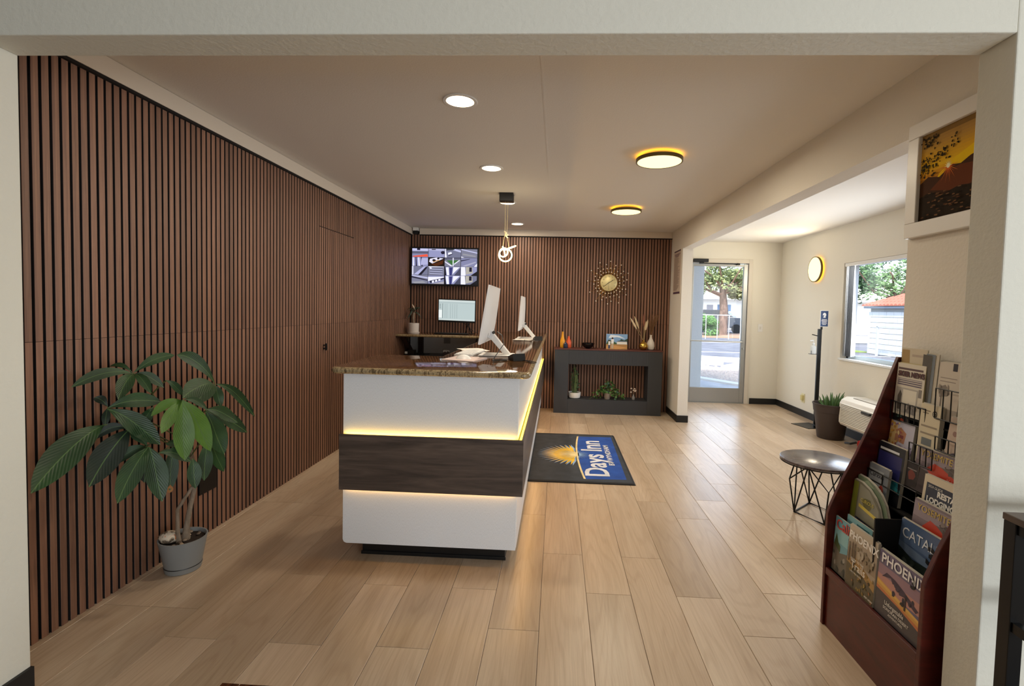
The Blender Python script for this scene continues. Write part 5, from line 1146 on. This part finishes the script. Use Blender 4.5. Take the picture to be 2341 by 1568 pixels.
magazine('brochure', 'tan and white booklet poking out behind the ski newspaper', 'brochure', 2.160, 2.015, 1.0, 1.242, 1.484, .004, [(f_('CFC4AE', .6), R4), (f_('A88C5C', .6), [(.0, .6), (.35, .6), (.32, .97), (.02, .97)]), (f_('D8CEBC', .6), rect(.05, .5, .3, .7)), (f_('B8A898', .6), rect(.42, .86, .95, .9))], (), .02)
for k in range(3): magazine('brochure', ['dark grey booklet leaning right of the ski newspaper', 'blue grey booklet leaning right of the ski newspaper', 'pale edged booklet leaning right of the ski newspaper'][k], 'brochure', 2.035-.014*k, 1.99-.016*k, .99, 1.225+.004*k, 1.474+.002*k, .004, [(f_(['5A5650', '7A828A', 'C8C0B0'][k], .6), R4), (f_(['C8C0B0', '4A4E56', '6A5E56'][k], .6), rect(.2, .1, .6, .8))], (), .02, roll=.05)
magazine('brochure', 'small black and red leaflet strip low in the centre pocket', 'brochure', 1.995, 1.935, .70, .80, 1.412, .006, [(f_('2A2224', .5), R4), (f_('7A3A30', .5), blob(.5, .5, .3, .2, 9, .3, rnd)), (f_('8A8480', .5), rect(.1, .7, .9, .74))], (), .08)

# ------------------------------------------------------------------ things of the front room that reach into view
def metal_shelf():
    x0, x1, y0, y1, zt_ = 1.174, 1.95, .93, 1.30, .872
    t = thing('metal_shelf', 'black metal framed shelf with dark wood top before the cream wall', 'shelf', (1.55, 1.1, 0))
    for i, (x, y) in enumerate(((x0, y1-.035), (x1-.035, y1-.035), (x0, y0), (x1-.035, y0))):
        MB().box(x, x+.035, y, y+.035, 0, zt_-.018).build('post', M_blackm, t, (x, y, 0), .002)
    box('shelf_top', M_band, x0-.002, x1+.002, y0-.002, y1+.002, zt_-.018, zt_, t, .002)
    MB().box(x0+.035, x1-.035, y1-.03, y1-.01, zt_-.045, zt_-.02).box(x0+.005, x0+.025, y0+.035, y1-.035, zt_-.045, zt_-.02).build('top_rail', M_blackm, t, (1.5, y1, zt_-.04))
    MB().box(x0+.035, x1-.035, y1-.03, y1-.01, .585, .605).box(x0+.005, x0+.025, y0+.035, y1-.035, .575, .60).build('middle_rail', M_blackm, t, (1.5, y1, .59))
    box('middle_shelf', M_band, x0+.01, x1-.01, y0+.01, y1-.01, .3, .315, t)
    for z in (zt_-.05, .59): MB().lathe([(0, -.004), (.004, -.003), (.005, 0)], 10, (x0+.02, y1-.036, z), M=Matrix.Rotation(PI/2, 4, 'X'), cap=False).build('bolt', M_chrome, t, (x0+.02, y1-.036, z))
metal_shelf()
def marble_table():
    t = thing('stone_table', 'low table with dark brown marble tiles and cream joint, only its corner showing', 'table', (-.55, .85, 0))
    x0, y1, zt_ = -.785, 1.102, .45
    mm = base('brown_marble', '4A2A18', .15); r = ramp(mm, noise_tex(mm, coords(mm), 14, 5, .6, 1), [(.35, '2A140A'), (.55, '5A3018'), (.7, '3A2012')]); L(mm, r.outputs[0], bsdf(mm).inputs['Base Color'])
    box('table_slab', flat('C8B8A0', .4), x0, x0+.60, y1-.5, y1, zt_-.03, zt_-.003, t)
    for i in range(3):
        for j in range(3):
            xa = x0+(0 if i == 0 else .045+.27*(i-1)); xb = x0+(.042 if i == 0 else .045+.27*i-.003)
            MB().box(xa, xb, y1-.165*(j+1)+.003, y1-.165*j, zt_-.003, zt_).build('tile', mm, t, (xa, y1, zt_))
    for x in (x0+.03, x0+.54):
        for y in (y1-.46, y1-.06): MB().box(x, x+.04, y, y+.04, 0, zt_-.03).build('leg', M_black, t, (x, y, 0))
marble_table()

# ------------------------------------------------------------------ outdoors
gm = base('pale_concrete', 'BDB9B2', .85); r = ramp(gm, noise_tex(gm, coords(gm), 3, 5), [(.35, 'AFABA4'), (.65, 'C6C2BA')]); L(gm, r.outputs[0], bsdf(gm).inputs['Base Color'])
asp = base('asphalt', '6E7076', .9); r = ramp(asp, noise_tex(asp, coords(asp), 1.2, 5), [(.35, '64666C'), (.65, '7E8084')]); L(asp, r.outputs[0], bsdf(asp).inputs['Base Color'])
struct(MB().box(-40, 70, YA+.15, 90, -.3, -.06).box(XW+.15, 70, -20, YA+.15, -.3, -.06).build('road', asp, None), 'grey asphalt yard and street')
struct(MB().prism([(1.2, YA+.15), (XW+.15, YA+.15), (4.6, YA+.15), (4.6, 8.4), (3.40, 9.5), (1.2, 13.0)], 'z', -.2, -.012).build('pavement', gm, None), 'bright concrete walk outside the glass door')
struct(MB().prism([(4.6, 8.4), (4.72, 8.5), (3.55, 9.72), (1.3, 13.2), (1.2, 13.0), (3.40, 9.5)], 'z', -.2, .02).build('kerb', flat('D8D4CC', .8), None), 'light kerb along the concrete walk')
pl = thing('gravel_bed', 'strip of pale gravel bed beyond the concrete walk', 'gravel bed', (3.6, 11.3, -.06))
MB().prism([(3.62, 9.76), (5.4, 10.4), (4.6, 12.0), (2.9, 13.9), (1.6, 13.4)], 'z', -.06, .0).build('bed_soil', flat('A89C8C', .9), pl, (3.6, 11.3, -.06))
rn = random.Random(17); gv = MB()
for k in range(1500):
    x, y = rn.uniform(2.6, 5.2), rn.uniform(9.9, 13.4)
    if not (y > 9.76-(x-3.62)*1.45+.1 and y < 14.2-(x-2.6)*.95-.2): continue
    s = rn.uniform(.015, .045); gv.add([(x-s, y, .0), (x, y-s, 0), (x+s, y, 0), (x, y+s, 0), (x, y, s*.9)], [(0, 1, 4), (1, 2, 4), (2, 3, 4), (3, 0, 4)])
gv.build('gravel', flat('B8AEA2', .9), pl, (3.6, 11.3, 0))['kind'] = 'stuff'
struct(MB().prism([(4.3, 12.2), (6.4, 14.2), (9.0, 20.5), (8.6, 20.7), (6.0, 14.5), (2.6, 16.0), (2.5, 15.6), (5.6, 14.1), (4.2, 12.5)], 'z', -.2, .05).build('kerb', flat('DAD6D0', .8), None), 'curved light kerb across the yard')
def parking_block(x, y, a, lb):
    Mt = Matrix.Translation((x, y, -.06)) @ Matrix.Rotation(a, 4, 'Z'); mb = MB(); mb.prism([(-.1, 0), (.1, 0), (.07, .13), (-.07, .13)], 'x', -.45, .45)
    mb.v = [tuple(Mt @ Vector(v)) for v in mb.v]; tag(mb.build('parking_block', flat('D5D2CC', .8), None, (x, y, -.06)), lb, 'parking block')
parking_block(4.15, 13.6, -.35, 'pale concrete parking block beyond the gravel')
for k, (y, x0_) in enumerate(((15.5, 3.8), (18.0, 4.5), (24, 6))): struct(MB().box(x0_, x0_+8, y, y+.12, -.06, -.055).build('road_marking', flat('E6E4E0', .8), None), 'white painted line on the asphalt')
st_ = plaster('white_stucco', 'E4E1DA', .5, 30)
cp = thing('stucco_column', 'white stucco canopy column standing outside the glass door', 'column', (2.4, 9.2, 0))
MB().box(2.05, 2.655, 9.0, 9.5, -.012, 2.5).build('column_shaft', st_, cp, (2.4, 9.2, 0))
cn = thing('canopy', 'white canopy slab over the walk outside the door', 'canopy', (2, 9, 2.5)); MB().box(-2, 2.9, YA+.16, 9.8, 2.5, 2.75).build('canopy_slab', st_, cn, (2, 9, 2.5))
struct(MB().box(-3.4, XA, YA+.1, YA+.3, 0, 3).box(XW+.15, XW+.3, -3.5, 1.4, 0, 3).build('wall_outside', st_, None), 'outer white wall of the building')

def foliage(cx, cy, cz, rx, ry, rz, n, s, seed):
    rn = random.Random(seed); mb = MB()
    cl = [(cx+rx*.75*rn.uniform(-1, 1), cy+ry*.7*rn.uniform(-1, 1), cz+rz*.75*rn.uniform(-1, 1), rn.uniform(.25, .45)) for _ in range(26)]
    for k in range(n):
        a, b, c_, q = rn.choice(cl); v = Vector((rn.gauss(0, 1), rn.gauss(0, 1), rn.gauss(0, 1))).normalized()*rn.uniform(.5, 1)
        p = Vector((a+v.x*q*rx, b+v.y*q*ry, c_+v.z*q*rz)); d = Vector((rn.gauss(0, 1), rn.gauss(0, 1), rn.gauss(0, 1))).normalized(); e = d.orthogonal().normalized()
        L_ = s*rn.uniform(.6, 1.3); mb.add([p-d*L_, p-e*L_*.45, p+d*L_, p+e*L_*.45], [(0, 1, 2, 3)])
    return mb
def tree(loc, h, tr, crown, label, cols, n, s, seed, branches=True):
    t = thing('street_tree', label, 'tree', loc); x, y, z = loc
    MB().tube([(x, y, z), (x+.05, y, z+h*.5), (x-.1, y, z+h)], [tr*1.15, tr*.95, tr*.7], 14).build('trunk', wood('tree_bark', [(.3, '5E4A40'), (.7, '9A8274')], (5, 5, 2), .9, False, 0, .8), t, loc)
    if branches:
        rn = random.Random(seed); b = MB()
        for k in range(12):
            a = rn.uniform(0, 2*PI); l = rn.uniform(2, 4); p = Vector((x-.05, y, z+h*rn.uniform(.75, 1)))
            b.tube([p, p+Vector((math.cos(a)*l*.5, math.sin(a)*l*.5, rn.uniform(.1, .8))), p+Vector((math.cos(a)*l, math.sin(a)*l, rn.uniform(.2, 1.6)))], [tr*.3, tr*.2, .03], 6)
        b.build('branch', flat('9A7A6A', .9), t, loc)
    for i, (dx, dy, dz, rx, ry, rz) in enumerate(crown):
        o = foliage(x+dx, y+dy, z+dz, rx, ry, rz, n, s, seed+i).build('foliage', flat(cols[i % len(cols)], .7), t, (x+dx, y+dy, z+dz)); o['kind'] = 'stuff'
    return t
tree((10.55, 31.5, -.06), 3.2, .27, [(-1.5, -.5, 4.1, 3, 2, 1.2), (1.2, .5, 4.4, 2.6, 2, 1.4), (-2.2, 0, 3.1, 1.6, 1.4, .9), (1.2, 0, 3.0, 1.0, 1, .7)], 'big shade tree seen through the glass door', ['8A9660', '98A470', '76865A', 'A2A678'], 2600, .13, 5)
tree((17.8, 26.6, -.06), 2.8, .2, [(-2.2, 0, 3.8, 3.2, 2, 1.5), (2.5, 0, 4.2, 2.4, 2, 1.6), (-2.5, 1, 3.2, 1.6, 1.5, 1.2)], 'leafy grey green tree behind the tiled roof shed', ['6A8A5A', '7E9A68', '587A50'], 3200, .12, 15)
bs = thing('round_bush', 'round clipped bush beside the parked cars', 'bush', (9.05, 30.2, -.06)); foliage(9.05, 30.2, .6, .85, .8, .72, 5000, .07, 3).build('foliage', flat('5E8A4A', .8), bs, (9.05, 30.2, -.06))['kind'] = 'stuff'
# railing
fn = thing('white_railing', 'thin white railing in front of the bush and cars', 'railing', (8.5, 27, -.06))
for k in range(6): MB().box(6.9+k*.62, 6.93+k*.62, 27, 27.03, -.06, 1.24).build('post', flat('DADADA', .5), fn, (6.9+k*.62, 27, -.06))
MB().box(6.9, 10.6, 27, 27.03, 1.24, 1.28).build('rail', flat('DADADA', .5), fn, (8.5, 27, 1.24))
struct(MB().box(6, 13, 28.5, 34, -.06, .0).build('planting_strip', flat('A88A70', .9), None), 'brown soil strip under the tree')
# motel building beyond
mb_ = thing('motel_building', 'long white single storey motel building across the yard', 'building', (15, 46, -.06))
mw = flat('EDEBE6', .8)
box('wall', mw, 6, 30, 45, 50, -.06, 2.6, mb_)
MB().box(5.5, 30.5, 44.0, 50.5, 2.6, 2.78).build('roof', flat('F2F1EE', .7), mb_, (15, 46, 2.6))
for k, x in enumerate((9.6, 14.54, 19.6)):
    wf2 = MB().box(x-.05, x+1.25, 44.96, 45.0, 1.5, 2.2).build('window', flat('E6E8EA', .5), mb_, (x, 44.96, 1.5))
    MB().box(x, x+.56, 44.94, 44.96, 1.56, 2.14).build('pane', flat('4E6E96', .15), wf2, (x, 44.95, 1.56)); MB().box(x+.62, x+1.2, 44.94, 44.96, 1.56, 2.14).build('pane', flat('5E80A6', .15), wf2, (x+.62, 44.95, 1.56))
for x in (13.6, 18.4): box('door', flat('8E8C92', .5), x, x+.55, 44.95, 45, 0, 2.1, mb_)
for x in (12.4, 17.3): box('post', mw, x, x+.18, 44.1, 44.3, -.06, 2.6, mb_)
def car(loc, rz, col, label, suv=False):
    t = thing('parked_car', label, 'car', loc)
    h = .25 if suv else 0; o = Vector(loc)
    body = [(-2.2, .35), (-2.2, .75+h), (-2.0, .92+h), (2.0, .85+h), (2.25, .65+h), (2.25, .35)]; cab = [(-1.75 if suv else -1.2, .9+h), (-1.5 if suv else -.75, 1.42+h), (.45, 1.42+h), (1.2, .9+h)]
    Mt = Matrix.Rotation(rz, 4, 'Z')
    def put(mb, nm, m):
        mb.v = [tuple((Mt @ Vector(v))+o) for v in mb.v]; return mb.build(nm, m, t, loc)
    cm = flat(col, .25, .3)
    put(MB().prism(body[::-1], 'y', -.85, .85).prism([(a*.98, b) for a, b in cab][::-1], 'y', -.68, .68), 'body', cm)
    win = [(a*.88, b-.03 if b > 1.2+h else b+.05) for a, b in cab]
    for s in (-1, 1): put(MB().prism(win[::-1], 'y', s*.69-.01, s*.69+.01), 'side_window', flat('3A4654', .1))
    put(MB().prism([(1.0, .98+h), (.48, 1.36+h), (.5, 1.37+h), (1.05, .99+h)], 'y', -.6, .6), 'windscreen', flat('4A5664', .1))
    for x in (-1.4, 1.4):
        for s in (-1, 1): put(MB().lathe([(0, -.11), (.33, -.11), (.33, .11), (0, .11)], 20, (x, s*.8, .33), M=Matrix.Rotation(PI/2, 4, 'X'), cap=False), 'wheel', flat('1E1E20', .7))
    for s in (-1, 1): put(MB().box(-2.22, -2.19, s*.6-.15, s*.6+.15, .65+h, .8+h), 'tail_light', flat('B03028', .3))
car((12.6, 42.2, -.06), .1, 'F0F0F2', 'white car parked in front of the motel')
car((11.9, 36.5, -.06), -.5, '6A7280', 'dark grey car parked left of the tree trunk', True)
car((16.6, 36.8, -.06), .1, '8A94A4', 'grey blue car parked right of the tree trunk')
car((8.0, 38.0, -.06), 1.2, 'C8CCD2', 'silver car at the left edge of the door view')
# block shed with tiled roof outside the window
sh = thing('block_shed', 'white block wall shed with red clay tile roof outside the window', 'shed', (13, 18, 0))
bx0, by1 = 12.0, 19.35; wb_ = flat('BFC2C3', .85)
MB().box(bx0+.05, 16, 12.0, by1-.05, -.06, 1.68).build('mortar_core', flat('8E9092', .9), sh, (13, 18, 0))
bms = {}
def block(w_, d_, loc):
    k = (round(w_, 3), round(d_, 3))
    if k not in bms: ob = MB().box(0, w_, 0, d_, 0, .188).build('block', wb_, sh); bms[k] = ob.data
    else: ob = bpy.data.objects.new('block', bms[k]); C.objects.link(ob); ob.parent = sh
    ob.location = Vector(loc)-Vector(sh.location)
for r_ in range(8):
    z = -.04+r_*.2
    for k in range(10):
        y = by1-(k+1)*.4+(.2 if r_ % 2 else 0)
        if y+.39 <= by1+.001: block(.05, .388, (bx0+.004, y, z))
        else: block(.05, .188, (bx0+.004, y, z))
    for k in range(4): block(.388, .05, (bx0+.004+.4*k+(.0 if r_ % 2 else .0), by1-.05, z)) if False else None
MB().box(bx0-.12, 16.2, 11.8, by1+.12, 1.68, 1.76).build('eaves_board', flat('7E8896', .7), sh, (13, 18, 1.68))
tl = flat('AE6650', .7)
tms = None
for row in range(6):
    for k in range(26):
        y = by1+.16-.20*k-(.28*row*.55 if True else 0)
        x = bx0-.18+row*.28; z = 1.77+row*.105
        if y < 14.2: continue
        if tms is None:
            mb = MB(); n = 6; vs = []
            for j in range(n+1):
                a = PI*j/n; vs += [(0, .095*math.cos(a)+.1, .07*math.sin(a)), (.34, .08*math.cos(a)+.1, .07*math.sin(a)+.12)]
            mb.add(vs, [(2*j, 2*j+1, 2*j+3, 2*j+2) for j in range(n)]+[tuple(range(0, 2*n+2, 2))], 0, True)
            ob = mb.build('roof_tile', tl, sh); tms = ob.data
        else:
            ob = bpy.data.objects.new('roof_tile', tms); C.objects.link(ob); ob.parent = sh
        ob.location = Vector((x, y-.2, z))-Vector(sh.location)
MB().prism([(bx0-.16, 1.765), (bx0-.12+1.7, 2.36), (16.2, 1.765)], 'y', 12, by1-.5).build('roof_deck', flat('9A4A34', .8), sh, (13, 18, 1.77))
gt = thing('yard_gate', 'thin white metal gate frame beside the block shed', 'gate', (12.3, 19.9, -.06))
MB().box(11.5, 11.56, 18.0, 18.06, -.06, 1.02).box(11.5, 11.53, 15.2, 18.06, 1.0, 1.03).build('gate_frame', flat('AEB4BA', .5), gt, (11.5, 18, -.06))
struct(MB().box(10.5, 12.4, 19.8, 26, -.06, -.03).build('lawn', flat('8AA048', .9), None), 'strip of yellow green lawn')
fn2 = thing('pale_fence', 'pale horizontal board fence left of the shed', 'fence', (12.5, 24, -.06))
for k in range(4): MB().box(12.4, 20, 25.8, 25.85, -.02+k*.42, .36+k*.42).build('board', flat('DCDEDE', .8), fn2, (14, 25.8, k*.42))
